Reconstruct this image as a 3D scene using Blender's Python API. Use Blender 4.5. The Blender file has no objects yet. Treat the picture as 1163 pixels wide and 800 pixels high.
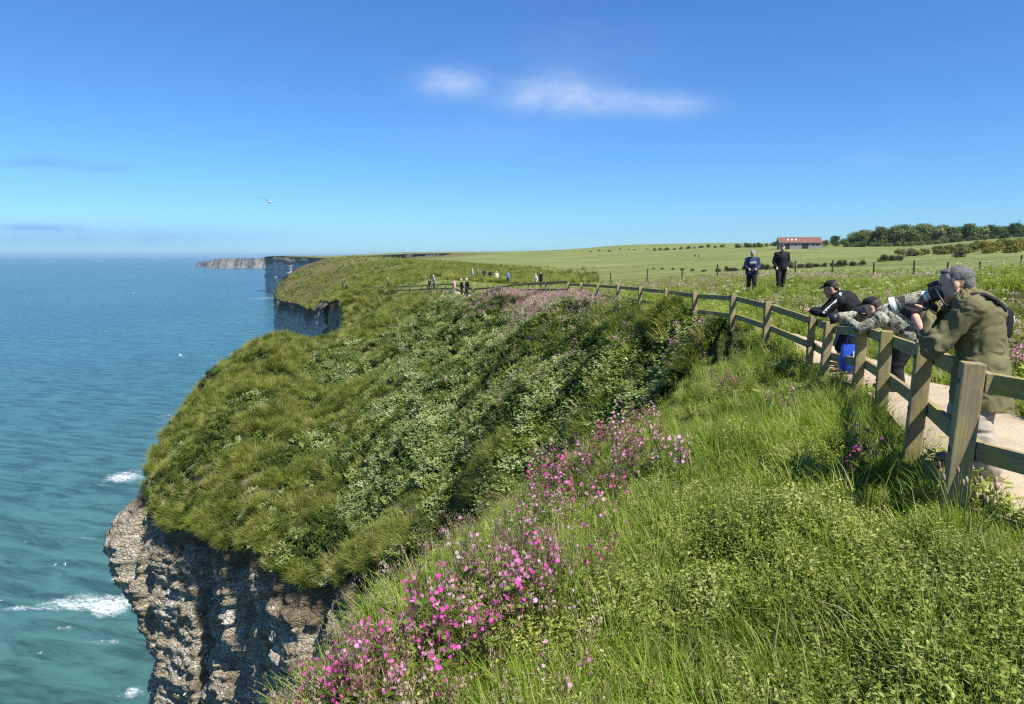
import bpy, bmesh, math, random
import numpy as np
from mathutils import Vector, Matrix
random.seed(7)
rng = np.random.default_rng(11)
PI = math.pi
SC = bpy.context.scene
COL = SC.collection
# ---------------------------------------------------------------- camera model
F = 800.0; CX, CY = 581.5, 400.0; HZ = 1.5
TH = math.atan(110.0 / F)
SEA = -78.0
def ray(px, py):
    a = (px - CX) / F; b = (CY - py) / F
    return a, math.cos(TH) + b * math.sin(TH), -math.sin(TH) + b * math.cos(TH)
def at(px, py, d):
    x, y, z = ray(px, py)
    k = d / y
    return (x * k, d, HZ + z * k)
# ---------------------------------------------------------------- noise
def _h(ix, iy, iz, s):
    n = (ix.astype(np.int64) * 374761393 + iy.astype(np.int64) * 668265263 + iz.astype(np.int64) * 2147483647 + s * 974634777) & 0xFFFFFFFF
    n = ((n ^ (n >> 13)) * 1274126177) & 0xFFFFFFFF
    n = n ^ (n >> 16)
    return (n & 0xFFFFFF) / float(0xFFFFFF)
def vnoise(x, y, z=None, s=0):
    x = np.asarray(x, float); y = np.asarray(y, float)
    z = np.zeros_like(x) if z is None else np.asarray(z, float)
    xi, yi, zi = np.floor(x), np.floor(y), np.floor(z)
    fx, fy, fz = x - xi, y - yi, z - zi
    fx, fy, fz = [f * f * (3 - 2 * f) for f in (fx, fy, fz)]
    r = 0
    for dx in (0, 1):
        for dy in (0, 1):
            for dz in (0, 1):
                w = (fx if dx else 1 - fx) * (fy if dy else 1 - fy) * (fz if dz else 1 - fz)
                r = r + w * _h(xi + dx, yi + dy, zi + dz, s)
    return r * 2 - 1
def fbm(x, y, z=None, o=4, s=0, g=0.5):
    r = 0; a = 1.0; t = 0; f = 1.0
    for k in range(o):
        r = r + a * vnoise(np.asarray(x) * f + 17.3 * k, np.asarray(y) * f - 9.1 * k, None if z is None else np.asarray(z) * f, s + k)
        t += a; a *= g; f *= 2.03
    return r / t
def smooth(a, b, x):
    t = np.clip((x - a) / (b - a), 0, 1)
    return t * t * (3 - 2 * t)
# ---------------------------------------------------------------- object helpers
def tag(o, label=None, cat=None, group=None, kind=None):
    if label: o['label'] = label
    if cat: o['category'] = cat
    if group: o['group'] = group
    if kind: o['kind'] = kind
    return o
def link(o, parent=None):
    COL.objects.link(o)
    if parent is not None: o.parent = parent
    return o
def empty(name, loc=(0, 0, 0), rz=0):
    o = bpy.data.objects.new(name, None); o.empty_display_size = .2
    o.location = loc; o.rotation_euler = (0, 0, rz)
    return link(o)
def mesh_from(name, V, Fc, mat=None, smoothf=True):
    me = bpy.data.meshes.new(name)
    V = np.asarray(V, dtype=np.float32)
    if isinstance(Fc, np.ndarray):
        n, k = Fc.shape
        me.vertices.add(len(V)); me.vertices.foreach_set('co', V.ravel())
        me.loops.add(n * k); me.loops.foreach_set('vertex_index', Fc.astype(np.int32).ravel())
        me.polygons.add(n); me.polygons.foreach_set('loop_start', np.arange(0, n * k, k, dtype=np.int32))
        me.update(calc_edges=True)
    else:
        me.from_pydata([tuple(map(float, v)) for v in V], [], Fc)
    if smoothf:
        me.polygons.foreach_set('use_smooth', np.ones(len(me.polygons), dtype=bool))
    if mat: me.materials.append(mat)
    me.update()
    return me
def mobj(name, V, Fc, mat=None, parent=None, smoothf=True):
    return link(bpy.data.objects.new(name, mesh_from(name, V, Fc, mat, smoothf)), parent)
def children(o): return [c for c in COL.objects if c.parent == o]
def copy_tree(o, parent=None, kids=None):
    c = o.copy(); COL.objects.link(c)
    if parent is not None: c.parent = parent
    for ch in (kids[o.name] if kids else children(o)):
        copy_tree(ch, c, kids)
    return c
# ---------------------------------------------------------------- material helpers
def newmat(name):
    m = bpy.data.materials.new(name); m.use_nodes = True
    nt = m.node_tree; nt.nodes.clear()
    out = nt.nodes.new('ShaderNodeOutputMaterial')
    return m, nt, out
def N(nt, typ, **kw):
    n = nt.nodes.new(typ)
    for k, v in kw.items():
        if k.startswith('i_'):
            key = k[2:]
            key = int(key) if key.isdigit() else key.replace('_', ' ')
            n.inputs[key].default_value = v
        else: setattr(n, k, v)
    return n
def ramp(nt, stops, interp='LINEAR'):
    r = nt.nodes.new('ShaderNodeValToRGB'); e = r.color_ramp.elements
    r.color_ramp.interpolation = interp
    while len(e) < len(stops): e.new(0.5)
    for el, (p, c) in zip(e, stops):
        el.position = p; el.color = (c, c, c, 1) if isinstance(c, (int, float)) else (*c[:3], 1)
    return r
def mixc(nt, fac, a, b, blend='MIX'):
    m = nt.nodes.new('ShaderNodeMix'); m.data_type = 'RGBA'; m.blend_type = blend
    for sock, v in ((m.inputs[0], fac), (m.inputs[6], a), (m.inputs[7], b)):
        if hasattr(v, 'links') or hasattr(v, 'is_output'): nt.links.new(v, sock)
        elif isinstance(v, (int, float)): sock.default_value = v
        else: sock.default_value = (*v[:3], 1)
    return m.outputs[2]
def math_n(nt, op, a, b=None, c=None, clamp=False):
    m = nt.nodes.new('ShaderNodeMath'); m.operation = op; m.use_clamp = clamp
    for i, v in enumerate((a, b, c)):
        if v is None: continue
        if isinstance(v, (int, float)): m.inputs[i].default_value = v
        else: nt.links.new(v, m.inputs[i])
    return m.outputs[0]
def noise_n(nt, vec, scale, detail=4, rough=.55, dist=0):
    n = nt.nodes.new('ShaderNodeTexNoise'); n.inputs['Scale'].default_value = scale
    n.inputs['Detail'].default_value = detail; n.inputs['Roughness'].default_value = rough
    n.inputs['Distortion'].default_value = dist
    if vec is not None: nt.links.new(vec, n.inputs['Vector'])
    return n.outputs[0]
def mapv(nt, vec, scale=(1, 1, 1), rot=(0, 0, 0), loc=(0, 0, 0)):
    m = nt.nodes.new('ShaderNodeMapping'); m.inputs['Scale'].default_value = scale
    m.inputs['Rotation'].default_value = rot; m.inputs['Location'].default_value = loc
    nt.links.new(vec, m.inputs['Vector']); return m.outputs[0]
def bump_n(nt, h, strength=.5, dist=.02, normal=None):
    b = nt.nodes.new('ShaderNodeBump'); b.inputs['Strength'].default_value = strength; b.inputs['Distance'].default_value = dist
    nt.links.new(h, b.inputs['Height'])
    if normal is not None: nt.links.new(normal, b.inputs['Normal'])
    return b.outputs[0]
def pbsdf(nt, out, color, rough=.7, spec=.3, normal=None, metal=0, **kw):
    p = nt.nodes.new('ShaderNodeBsdfPrincipled')
    for sock, v in (('Base Color', color), ('Roughness', rough)):
        if isinstance(v, (int, float)): p.inputs[sock].default_value = v
        elif isinstance(v, (tuple, list)): p.inputs[sock].default_value = (*v[:3], 1)
        else: nt.links.new(v, p.inputs[sock])
    p.inputs['Specular IOR Level'].default_value = spec; p.inputs['Metallic'].default_value = metal
    if normal is not None: nt.links.new(normal, p.inputs['Normal'])
    if out is not None: nt.links.new(p.outputs[0], out.inputs['Surface'])
    return p
def simple(name, c, rough=.7, spec=.3, var=.25, scale=20, bump=.2, bd=.01, obj=True, metal=0):
    """a colour with slight mottling and a fine bump"""
    m, nt, out = newmat(name)
    tc = N(nt, 'ShaderNodeTexCoord').outputs['Object']
    n = noise_n(nt, tc, scale, 5, .6)
    lo = tuple(v * (1 - var) for v in c); hi = tuple(min(1, v * (1 + var)) for v in c)
    r = ramp(nt, [(.3, lo), (.7, hi)]); nt.links.new(n, r.inputs[0])
    pbsdf(nt, out, r.outputs[0], rough, spec, bump_n(nt, n, bump, bd), metal)
    return m
# ---------------------------------------------------------------- land form
# fence posts: top pixel, distance; base height
POSTS = [  # x, y, top z, lean x, lean y
]
def _post(px, py, d, pxb=None):
    p = at(px, py, d); return p
RIM = [(-1.6, -30), (-1.3, -3), (-.75, 1.5), (-.62, 3.0), (-.66, 3.9), (-.55, 6), (-.08, 8), (.55, 10), (1.6, 12.2), (3.5, 14.2), (5.0, 15.9), (9, 16.8), (60, 25)]
AXIS = [(-60, 2), (-6, 11), (-1.5, 14.2), (.5, 15.5), (2.6, 16.4), (4.2, 16.6), (5.2, 16.3), (9, 17), (60, 25.3)]
FBASE = [(3.4, 2.6, -.03), (2.67, 4.1, -.05), (3.21, 5.5, -.11), (3.95, 7.4, -.2), (4.53, 9.1, -.3), (4.8, 10.7, -.38), (5.03, 11.8, -.38), (5.08, 14, -.28),
         (5.16, 16.5, -.26), (4.95, 19, -.3), (4.82, 22, -.38), (4.55, 25, -.45), (4.2, 28, -.52), (3.82, 31.5, -.6), (3.45, 35, -.7), (3.05, 38.5, -.82)]
def signed(poly, X, Y):
    X = np.asarray(X, float); Y = np.asarray(Y, float)
    best = np.full(X.shape, 1e18); sg = np.zeros(X.shape)
    for (x0, y0), (x1, y1) in zip(poly[:-1], poly[1:]):
        dx, dy = x1 - x0, y1 - y0; L = dx * dx + dy * dy
        t = np.clip(((X - x0) * dx + (Y - y0) * dy) / L, 0, 1)
        ex, ey = X - x0 - t * dx, Y - y0 - t * dy
        d = ex * ex + ey * ey
        cr = dx * (Y - y0) - dy * (X - x0)
        m = d < best
        best = np.where(m, d, best); sg = np.where(m, np.where(cr >= 0, 1., -1.), sg)
    return np.sqrt(best) * sg
class RBF:
    def __init__(s, pts, lam=1e-4):
        P = np.array(pts, float)
        s.c = np.c_[P[:, 0] / P[:, 1] * 3.0, np.log(P[:, 1])]
        t = (HZ - P[:, 2]) / P[:, 1]
        s.sc = 1.0
        n = len(P); A = np.zeros((n + 3, n + 3))
        A[:n, :n] = s.k(s.c, s.c) + np.eye(n) * lam
        A[:n, n] = 1; A[:n, n + 1:] = s.c; A[n, :n] = 1; A[n + 1:, :n] = s.c.T
        s.w = np.linalg.solve(A, np.r_[t, 0, 0, 0])
    def k(s, a, b):
        r2 = (a[:, None, 0] - b[None, :, 0]) ** 2 + (a[:, None, 1] - b[None, :, 1]) ** 2
        return .5 * r2 * np.log(r2 + 1e-12)
    def __call__(s, X, Y):
        sh = X.shape; Yc = np.maximum(Y, .4)
        q = np.c_[(np.clip(X / Yc, -3, 3) * 3.0).ravel(), np.log(Yc).ravel()]
        o = np.empty(len(q)); n = len(s.c)
        for i in range(0, len(q), 40000):
            qq = q[i:i + 40000]
            o[i:i + 40000] = s.k(qq, s.c) @ s.w[:n] + s.w[n] + qq @ s.w[n + 1:]
        return HZ - Yc * o.reshape(sh)
def pts(lst): return [at(*p) for p in lst]
SHARED = FBASE + [(x + 1.6, y, z + .05) for (x, y, z) in FBASE] + [(x + 4, y, z + .2) for (x, y, z) in FBASE[::2]]
NEARB = SHARED[:] + pts([(1163, 800, 2.5), (900, 800, 2.8), (600, 800, 3.0), (350, 800, 3.3), (1000, 650, 3.9), (800, 650, 4.4), (600, 650, 5.3),
    (370, 746, 3.9), (465, 640, 6.0), (548, 590, 8), (610, 547, 10), (700, 500, 12.4), (780, 437, 14.4), (830, 400, 15.9),
    (760, 412, 18.5), (800, 385, 17.6), (755, 452, 17.0), (720, 430, 19.1), (760, 560, 6.4), (850, 480, 9.0), (700, 590, 6.6)]) + [(6, 2, .15), (9, 5, .5), (14, 10, .8), (-1.2, 1.2, -.62), (0, 1.0, -.4), (1.2, 1.2, -.2), (2.4, 1.2, 0), (-1.6, .6, -.7)]
HEAD = SHARED[7:16] + SHARED[23:32] + SHARED[36:40] + pts([
    (640, 345, 32), (560, 340, 45), (750, 367, 20), (800, 385, 17.6), (760, 412, 18.5), (700, 400, 21), (700, 450, 19), (650, 380, 27), (650, 450, 21.5), (650, 505, 19.3), (600, 450, 24),
    (620, 530, 19.5), (540, 560, 20.8), (500, 400, 40), (500, 360, 52), (560, 360, 42), (420, 367, 59), (310, 388, 57), (400, 420, 46), (450, 480, 32),
    (350, 470, 40), (240, 428, 51), (200, 480, 44), (170, 535, 38), (300, 540, 33), (300, 612, 29), (200, 597, 33), (420, 637, 25), (480, 605, 23),
    (530, 590, 21.5), (755, 452, 17.2), (720, 430, 19.3), (740, 400, 19.8), (700, 497, 17.6),
    # far viewpoint fence
    (620, 338, 43), (600, 337, 48), (576, 338, 54), (558, 339, 58), (537, 340, 62), (515, 334, 66), (490, 334, 72), (465, 334, 80), (440, 333, 95), (420, 332, 110), (396, 332, 125),
    (450, 345, 78), (400, 345, 100), (470, 350, 62),
    # middle headland and the fields
    (320, 337, 230), (345, 341, 200), (375, 344, 155), (400, 345, 122), (330, 314, 275), (350, 305, 295), (335, 325, 245), (385, 325, 185), (410, 300, 250), (450, 306, 170), (500, 298, 300),
    (340, 304, 330), (385, 290.5, 1500), (450, 286.5, 1500), (560, 285.5, 1300), (640, 283.5, 900), (700, 278.5, 700), (760, 276.5, 700), (860, 276, 700),
    (308, 290, 1560), (345, 290.5, 1480), (385, 292, 1350),
    (560, 318, 100), (600, 310, 150), (560, 300, 300), (640, 295, 400), (760, 301, 200), (760, 285, 480), (850, 320, 40), (870, 336, 25), (950, 320, 45), (950, 300, 130),
    (950, 286, 330), (1100, 320, 40), (1100, 300, 110), (1100, 282, 260), (1163, 290, 150), (1163, 272, 320), (1000, 279, 420), (905, 282, 380), (900, 276, 600),
    (1400, 300, 60), (1400, 290, 140), (1400, 270, 320), (1700, 300, 60), (1800, 280, 300)]) + [
    (-25, 47, -12.5), (-25.5, 54, -11.5), (-22, 64, -10), (-20, 74, -9), (-20.5, 86, -8.2), (-22, 98, -8), (-24, 52, -9.5),
    (-86, 250, -13), (-92, 300, -9), (-110, 380, -7), (-560, 1640, -3), (-450, 1400, -4), (-200, 700, -5), (0, 4000, -30), (1500, 4000, -30), (-700, 4000, -30),
    (-1.5, 14.5, -8), (.6, 15.8, -6.0), (2.2, 15.6, -4.0), (-4, 19, -11), (-12, 24, -15), (-20, 30, -16), (8, 12, .4), (20, 20, 1.0), (12, 20, .5)]
_B = RBF(NEARB); _G = RBF(HEAD)
def tz0(X, Y):
    X = np.asarray(X, float); Y = np.asarray(Y, float)
    sr = np.maximum(signed(RIM, X, Y), 0); sa = np.maximum(-signed(AXIS, X, Y), 0)
    fade = np.maximum(smooth(4.2, 2.2, X), smooth(18.2, 21.5, Y))      # the gully runs out into the slope below the fence
    b = np.where(Y < 45, _B(X, np.minimum(Y, 45)), -50) - 1.7 * fade * sr * sr / (sr + .7)
    g = _G(X, Y) - 1.35 * sa * sa / (sa + .9)
    k = .12
    h = np.clip(.5 + .5 * (b - g) / k, 0, 1)
    return g + (b - g) * h + k * h * (1 - h)
def tz(X, Y):
    X = np.asarray(X, float); Y = np.asarray(Y, float)
    z = tz0(X, Y)
    # lumpy tussock ground on the headland, gentle unevenness elsewhere
    hd = headw(X, Y)
    z = z + hd * (.52 * fbm(X / 1.9, Y / 1.9, o=3, s=3) + .26 * fbm(X / .9, Y / .9, o=2, s=8))
    z = z + (1 - hd) * smooth(.3, 1.2, np.abs(signed(FPATH, X, Y) + 0)) * .13 * fbm(X / 1.0, Y / 1.0, o=3, s=5)
    far = smooth(60, 200, Y)
    z = z + far * 1.0 * fbm(X / 40, Y / 40, o=3, s=15)
    return z
FPATH = [(x + .75, y) for (x, y, z) in FBASE]
FPATH = [(5.6, .6)] + FPATH + [(1.5, 48), (-.5, 56), (-3.5, 64), (-8, 74)]
FLINE = [(4.9, .4)] + [(x, y) for (x, y, z) in FBASE] + [at(p[0], p[1], p[2])[:2] for p in
        [(620, 322, 43), (600, 324, 48), (576, 326, 54), (558, 329, 58), (537, 330, 62), (515, 324, 66), (490, 324, 72), (465, 324, 80), (440, 325, 95), (420, 325, 110), (396, 326, 125)]]
def headw(X, Y):
    """1 on the grassy headland beyond the gully, seaward of the fence"""
    return smooth(.0, 1.2, signed(AXIS, X, Y)) * smooth(0.5, 3.5, signed(FLINE, X, Y)) * (1 - smooth(85, 110, Y))
# coast line (plan): near cliff edge, gully mouth, headland, inlet, middle headland, bay, far cliff, end
COAST = [(-3.6, -30), (-3.4, -5), (-3.2, 0), (-3.2, 3.5), (-3.15, 6), (-2.7, 8.5), (-2.1, 11), (-1.3, 13.5), (-.7, 16), (-.5, 18.5), (-.75, 20.3), (-1.44, 21.6), (-3.2, 23),
         (-5.3, 24.8), (-8.3, 26.7), (-10.7, 28.5), (-12.8, 30.3), (-15.0, 32.2), (-16.9, 33.6), (-18.6, 35.2), (-19.9, 37.4), (-21.0, 40.5), (-22.2, 45.5), (-23.2, 52), (-23.4, 59), (-22.6, 66), (-21.5, 75),
         (-21.6, 88), (-24.5, 102), (-30, 116), (-35, 130), (-42, 152), (-52, 178), (-61, 200), (-74, 225), (-82, 245), (-88, 265), (-94, 290), (-108, 350), (-112, 400), (-80, 520), (-60, 700), (-150, 900),
         (-262, 1120), (-330, 1290), (-420, 1430), (-530, 1540), (-556, 1600), (-552, 1680), (-480, 1800), (-350, 2200), (-200, 3000), (0, 4200)]
def coast_resample(step_fn):
    out = []
    P = [np.array(p, float) for p in COAST]
    for i in range(len(P) - 1):
        p0 = P[max(i - 1, 0)]; p1 = P[i]; p2 = P[i + 1]; p3 = P[min(i + 2, len(P) - 1)]
        L = np.linalg.norm(p2 - p1); n = max(2, int(L / step_fn((p1 + p2) / 2)))
        for k in range(n):
            t = k / n
            q = .5 * ((2 * p1) + (-p0 + p2) * t + (2 * p0 - 5 * p1 + 4 * p2 - p3) * t * t + (-p0 + 3 * p1 - 3 * p2 + p3) * t ** 3)
            out.append(q)
    return np.array(out)
COASTD = coast_resample(lambda m: .8 if m[1] < 90 else (4 if m[1] < 300 else 20))
def coast_signed(X, Y):
    sh = X.shape; X = X.ravel(); Y = Y.ravel()
    best = np.full(X.shape, 1e18); sg = np.ones(X.shape)
    for a, b in zip(COASTD[:-1], COASTD[1:]):
        dx, dy = b - a; L = dx * dx + dy * dy + 1e-12
        t = np.clip(((X - a[0]) * dx + (Y - a[1]) * dy) / L, 0, 1)
        d = (X - a[0] - t * dx) ** 2 + (Y - a[1] - t * dy) ** 2
        cr = dx * (Y - a[1]) - dy * (X - a[0])
        m = d < best
        best = np.where(m, d, best); sg = np.where(m, np.where(cr >= 0, 1., -1.), sg)
    return (np.sqrt(best) * sg).reshape(sh)     # positive = out at sea
# ---------------------------------------------------------------- camera, sun, sky
cam = bpy.data.cameras.new('camera'); camo = bpy.data.objects.new('camera', cam); COL.objects.link(camo); SC.camera = camo
cam.sensor_fit = 'HORIZONTAL'; cam.sensor_width = 36; cam.lens = 36 * F / 1163.0; cam.clip_start = .05; cam.clip_end = 90000
camo.location = (0, 0, HZ); camo.rotation_euler = (PI / 2 - TH + math.radians(.06), 0, 0)
SUN_AZ, SUN_EL = math.radians(138), math.radians(54)      # azimuth from +Y towards +X
sd = Vector((math.sin(SUN_AZ) * math.cos(SUN_EL), math.cos(SUN_AZ) * math.cos(SUN_EL), math.sin(SUN_EL)))
sl = bpy.data.lights.new('sun', 'SUN'); sl.energy = 5.0; sl.angle = math.radians(.5); sl.color = (1, .955, .88)
so = bpy.data.objects.new('sun', sl); COL.objects.link(so); so.rotation_euler = (-sd).to_track_quat('-Z', 'Y').to_euler(); so.location = (40, 0, 60)
SC.view_settings.view_transform = 'Standard'; SC.view_settings.look = 'None'; SC.view_settings.gamma = 1; SC.view_settings.exposure = 0.88
W = bpy.data.worlds.new('World'); SC.world = W; W.use_nodes = True
nt = W.node_tree; nt.nodes.clear()
sky = N(nt, 'ShaderNodeTexSky', sky_type='NISHITA', sun_disc=False, sun_elevation=SUN_EL, sun_rotation=SUN_AZ, altitude=60, air_density=1.0, dust_density=.15, ozone_density=3.2)
tc = N(nt, 'ShaderNodeTexCoord').outputs['Generated']
sp = N(nt, 'ShaderNodeSeparateXYZ'); nt.links.new(tc, sp.inputs[0])
yy = math_n(nt, 'MAXIMUM', sp.outputs[1], .02)
U = math_n(nt, 'DIVIDE', sp.outputs[0], yy); V_ = math_n(nt, 'DIVIDE', sp.outputs[2], yy)
def skyuv(px, py):
    x, y, z = ray(px, py); return x / y, z / y
cb = N(nt, 'ShaderNodeCombineXYZ'); nt.links.new(U, cb.inputs[0]); nt.links.new(V_, cb.inputs[1])
wn = N(nt, 'ShaderNodeTexNoise'); wn.inputs['Scale'].default_value = 12; wn.inputs['Detail'].default_value = 6; wn.inputs['Roughness'].default_value = .6; wn.inputs['Distortion'].default_value = .4
nt.links.new(mapv(nt, cb.outputs[0], (1, 1.9, 1)), wn.inputs['Vector'])
wn2 = N(nt, 'ShaderNodeTexNoise'); wn2.inputs['Scale'].default_value = 30; wn2.inputs['Detail'].default_value = 5; nt.links.new(mapv(nt, cb.outputs[0], (1, 2.2, 1)), wn2.inputs['Vector'])
tot = None
for (px, py, rx, ry, k) in [(512, 94, 38, 16, .72), (625, 106, 54, 19, .86), (682, 114, 38, 13, .6), (756, 118, 46, 14, .55), (560, 155, 90, 20, .10), (660, 62, 90, 34, .10), (985, 180, 30, 10, .12)]:
    u0, v0 = skyuv(px, py)
    du = math_n(nt, 'DIVIDE', math_n(nt, 'SUBTRACT', U, u0), rx / F); dv = math_n(nt, 'DIVIDE', math_n(nt, 'SUBTRACT', V_, v0), ry / F)
    r2 = math_n(nt, 'ADD', math_n(nt, 'MULTIPLY', du, du), math_n(nt, 'MULTIPLY', dv, dv))
    g = math_n(nt, 'MULTIPLY', math_n(nt, 'EXPONENT', math_n(nt, 'MULTIPLY', r2, -1.1)), k)
    tot = g if tot is None else math_n(nt, 'ADD', tot, g)
nn = math_n(nt, 'ADD', math_n(nt, 'MULTIPLY', wn.outputs[0], .75), math_n(nt, 'MULTIPLY', wn2.outputs[0], .35))
rr = ramp(nt, [(.24, 0), (.86, 1)]); nt.links.new(nn, rr.inputs[0])
cl = math_n(nt, 'MULTIPLY', tot, rr.outputs[0])
cl = math_n(nt, 'MULTIPLY', cl, math_n(nt, 'GREATER_THAN', sp.outputs[1], .05), clamp=True)
# thin grey-violet streaks low over the sea
tot2 = None
for (px, py, rx, ry, k) in [(45, 184, 50, 6, .42), (118, 191, 34, 4, .36), (60, 258, 40, 4.5, .30), (20, 257, 30, 4, .25), (90, 270, 260, 16, .55), (700, 262, 160, 10, .12), (85, 70, 90, 25, .12)]:
    u0, v0 = skyuv(px, py)
    du = math_n(nt, 'DIVIDE', math_n(nt, 'SUBTRACT', U, u0), rx / F); dv = math_n(nt, 'DIVIDE', math_n(nt, 'SUBTRACT', V_, v0), ry / F)
    r2 = math_n(nt, 'ADD', math_n(nt, 'MULTIPLY', du, du), math_n(nt, 'MULTIPLY', dv, dv))
    g = math_n(nt, 'MULTIPLY', math_n(nt, 'EXPONENT', math_n(nt, 'MULTIPLY', r2, -1.1)), k)
    tot2 = g if tot2 is None else math_n(nt, 'ADD', tot2, g)
cl2 = math_n(nt, 'MULTIPLY', math_n(nt, 'MULTIPLY', tot2, math_n(nt, 'ADD', wn.outputs[0], .35)), math_n(nt, 'GREATER_THAN', sp.outputs[1], .05), clamp=True)
hs = N(nt, 'ShaderNodeHueSaturation'); hs.inputs['Saturation'].default_value = 1.0; nt.links.new(mixc(nt, 1.0, sky.outputs[0], (.565, .985, 1.50), 'MULTIPLY'), hs.inputs['Color'])
c1 = mixc(nt, cl2, hs.outputs[0], (1.7, 3.2, 7.6))
c2 = mixc(nt, cl, c1, (7.4, 8.5, 10.6))
bg = N(nt, 'ShaderNodeBackground'); bg.inputs['Strength'].default_value = .0565; nt.links.new(c2, bg.inputs['Color'])
wo = N(nt, 'ShaderNodeOutputWorld'); nt.links.new(bg.outputs[0], wo.inputs['Surface'])
# ---------------------------------------------------------------- ground sheet
def keep_any(ok, R, C):
    m = np.zeros((R, C), bool); m[:-1, :-1] |= ok; m[1:, :-1] |= ok; m[:-1, 1:] |= ok; m[1:, 1:] |= ok
    return m
def build_ground():
    ua = np.concatenate([np.linspace(-2.4, -.86, 30)[:-1], np.linspace(-.86, .86, 470), np.linspace(.86, 2.6, 36)[1:]])
    ld = np.concatenate([np.linspace(math.log(.55), math.log(8), 110)[:-1], np.linspace(math.log(8), math.log(75), 300)[:-1], np.linspace(math.log(75), math.log(4000), 170)])
    Y, U_ = np.meshgrid(np.exp(ld), ua, indexing='ij'); X = U_ * Y
    Z = tz(X, Y)
    cs = coast_signed(X, Y)
    lim = np.clip(Y * .004, .25, 8)
    keep = cs < lim
    R, C = X.shape
    idx = np.arange(R * C).reshape(R, C)
    ok = keep[:-1, :-1] | keep[1:, :-1] | keep[:-1, 1:] | keep[1:, 1:]
    q = np.stack([idx[:-1, :-1], idx[:-1, 1:], idx[1:, 1:], idx[1:, :-1]], -1)[ok]
    out_ = (cs > 0) & keep_any(ok, R, C)
    xo, yo = X[out_], Y[out_]; A = COASTD[:-1]; B_ = COASTD[1:] - A; LL = (B_ ** 2).sum(1) + 1e-12      # pull the rim of the sheet onto the coast line
    for i in range(0, len(xo), 2000):
        p = np.c_[xo[i:i + 2000], yo[i:i + 2000]]; t = np.clip(((p[:, None] - A[None]) * B_[None]).sum(2) / LL, 0, 1); q_ = A[None] + t[..., None] * B_[None]
        k = ((q_ - p[:, None]) ** 2).sum(2).argmin(1); c_ = q_[np.arange(len(p)), k]; dv = p - c_; dn = np.linalg.norm(dv, axis=1) + 1e-9
        c_ = c_ + dv / dn[:, None] * np.minimum(dn, .12)[:, None]; xo[i:i + 2000] = c_[:, 0]; yo[i:i + 2000] = c_[:, 1]
    X[out_] = xo; Y[out_] = yo; Z[out_] = tz(xo, yo)
    V = np.c_[X.ravel(), Y.ravel(), Z.ravel()]
    used = np.unique(q); remap = np.full(R * C, -1); remap[used] = np.arange(len(used))
    V = V[used]; q = remap[q]
    m, nt, out = newmat('ground_turf')
    at_ = N(nt, 'ShaderNodeAttribute', attribute_name='zone')
    sp = N(nt, 'ShaderNodeSeparateColor'); nt.links.new(at_.outputs['Color'], sp.inputs[0])
    pos = N(nt, 'ShaderNodeNewGeometry').outputs['Position']
    n1 = noise_n(nt, pos, .9, 6, .65); n2 = noise_n(nt, mapv(nt, pos, (.02, .055, .02)), 1, 6, .6); n3 = noise_n(nt, pos, 9, 5, .7)
    n4 = noise_n(nt, mapv(nt, pos, (.22, .22, .22)), 1, 6, .7)
    soil = ramp(nt, [(.3, (.022, .025, .009)), (.7, (.06, .07, .02))]); nt.links.new(n3, soil.inputs[0])
    field = ramp(nt, [(.28, (.085, .115, .028)), (.5, (.135, .165, .044)), (.72, (.20, .205, .07))]); nt.links.new(n2, field.inputs[0])
    f2 = mixc(nt, .5, field.outputs[0], n4, 'SOFT_LIGHT')
    n5 = ramp(nt, [(.42, 0), (.62, 1)]); nt.links.new(n1, n5.inputs[0])
    f3 = mixc(nt, math_n(nt, 'MULTIPLY', n5.outputs[0], .35), f2, (.20, .19, .085))
    c = mixc(nt, sp.outputs[0], soil.outputs[0], f3)                 # r: open field
    olive = ramp(nt, [(.3, (.055, .06, .018)), (.55, (.12, .105, .035)), (.75, (.18, .135, .06))]); nt.links.new(n4, olive.inputs[0])
    c = mixc(nt, sp.outputs[1], c, olive.outputs[0])                 # g: rough dry slope
    earth = ramp(nt, [(.3, (.13, .10, .06)), (.5, (.28, .22, .14)), (.7, (.50, .43, .32))]); nt.links.new(n3, earth.inputs[0])
    c = mixc(nt, sp.outputs[2], c, earth.outputs[0])                 # b: trodden earth
    hsum = math_n(nt, 'ADD', n1, math_n(nt, 'MULTIPLY', n3, .4))
    pbsdf(nt, out, c, .9, .12, bump_n(nt, hsum, .8, .25))
    o = mobj('ground', V, q, m); tag(o, kind='structure')
    x, y = V[:, 0], V[:, 1]
    r = smooth(14, 40, y) * (1 - headw(x, y))
    r = np.maximum(r, smooth(70, 110, y))
    sea_d = -cs.ravel()[used]
    g = smooth(95, 110, y) * (1 - smooth(14, 60, sea_d)) + .75 * smooth(110, 200, y) * (1 - smooth(160, 420, y)) * (1 - smooth(40, 120, sea_d)) * np.clip(.5 + 1.2 * fbm(x / 25, y / 25, s=31), 0, 1)
    b = smooth(3.2, .4, sea_d) * smooth(-.1, .35, fbm(x / 1.4, y / 1.4, s=82)) * (y > 17) * (y < 60)
    # hedgerow and field stripes
    g = np.clip(g, 0, 1)
    ca = o.data.color_attributes.new('zone', 'FLOAT_COLOR', 'POINT')
    ca.data.foreach_set('color', np.c_[r, g, b, np.ones(len(x))].astype(np.float32).ravel())
    return o
ground = build_ground()
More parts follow.
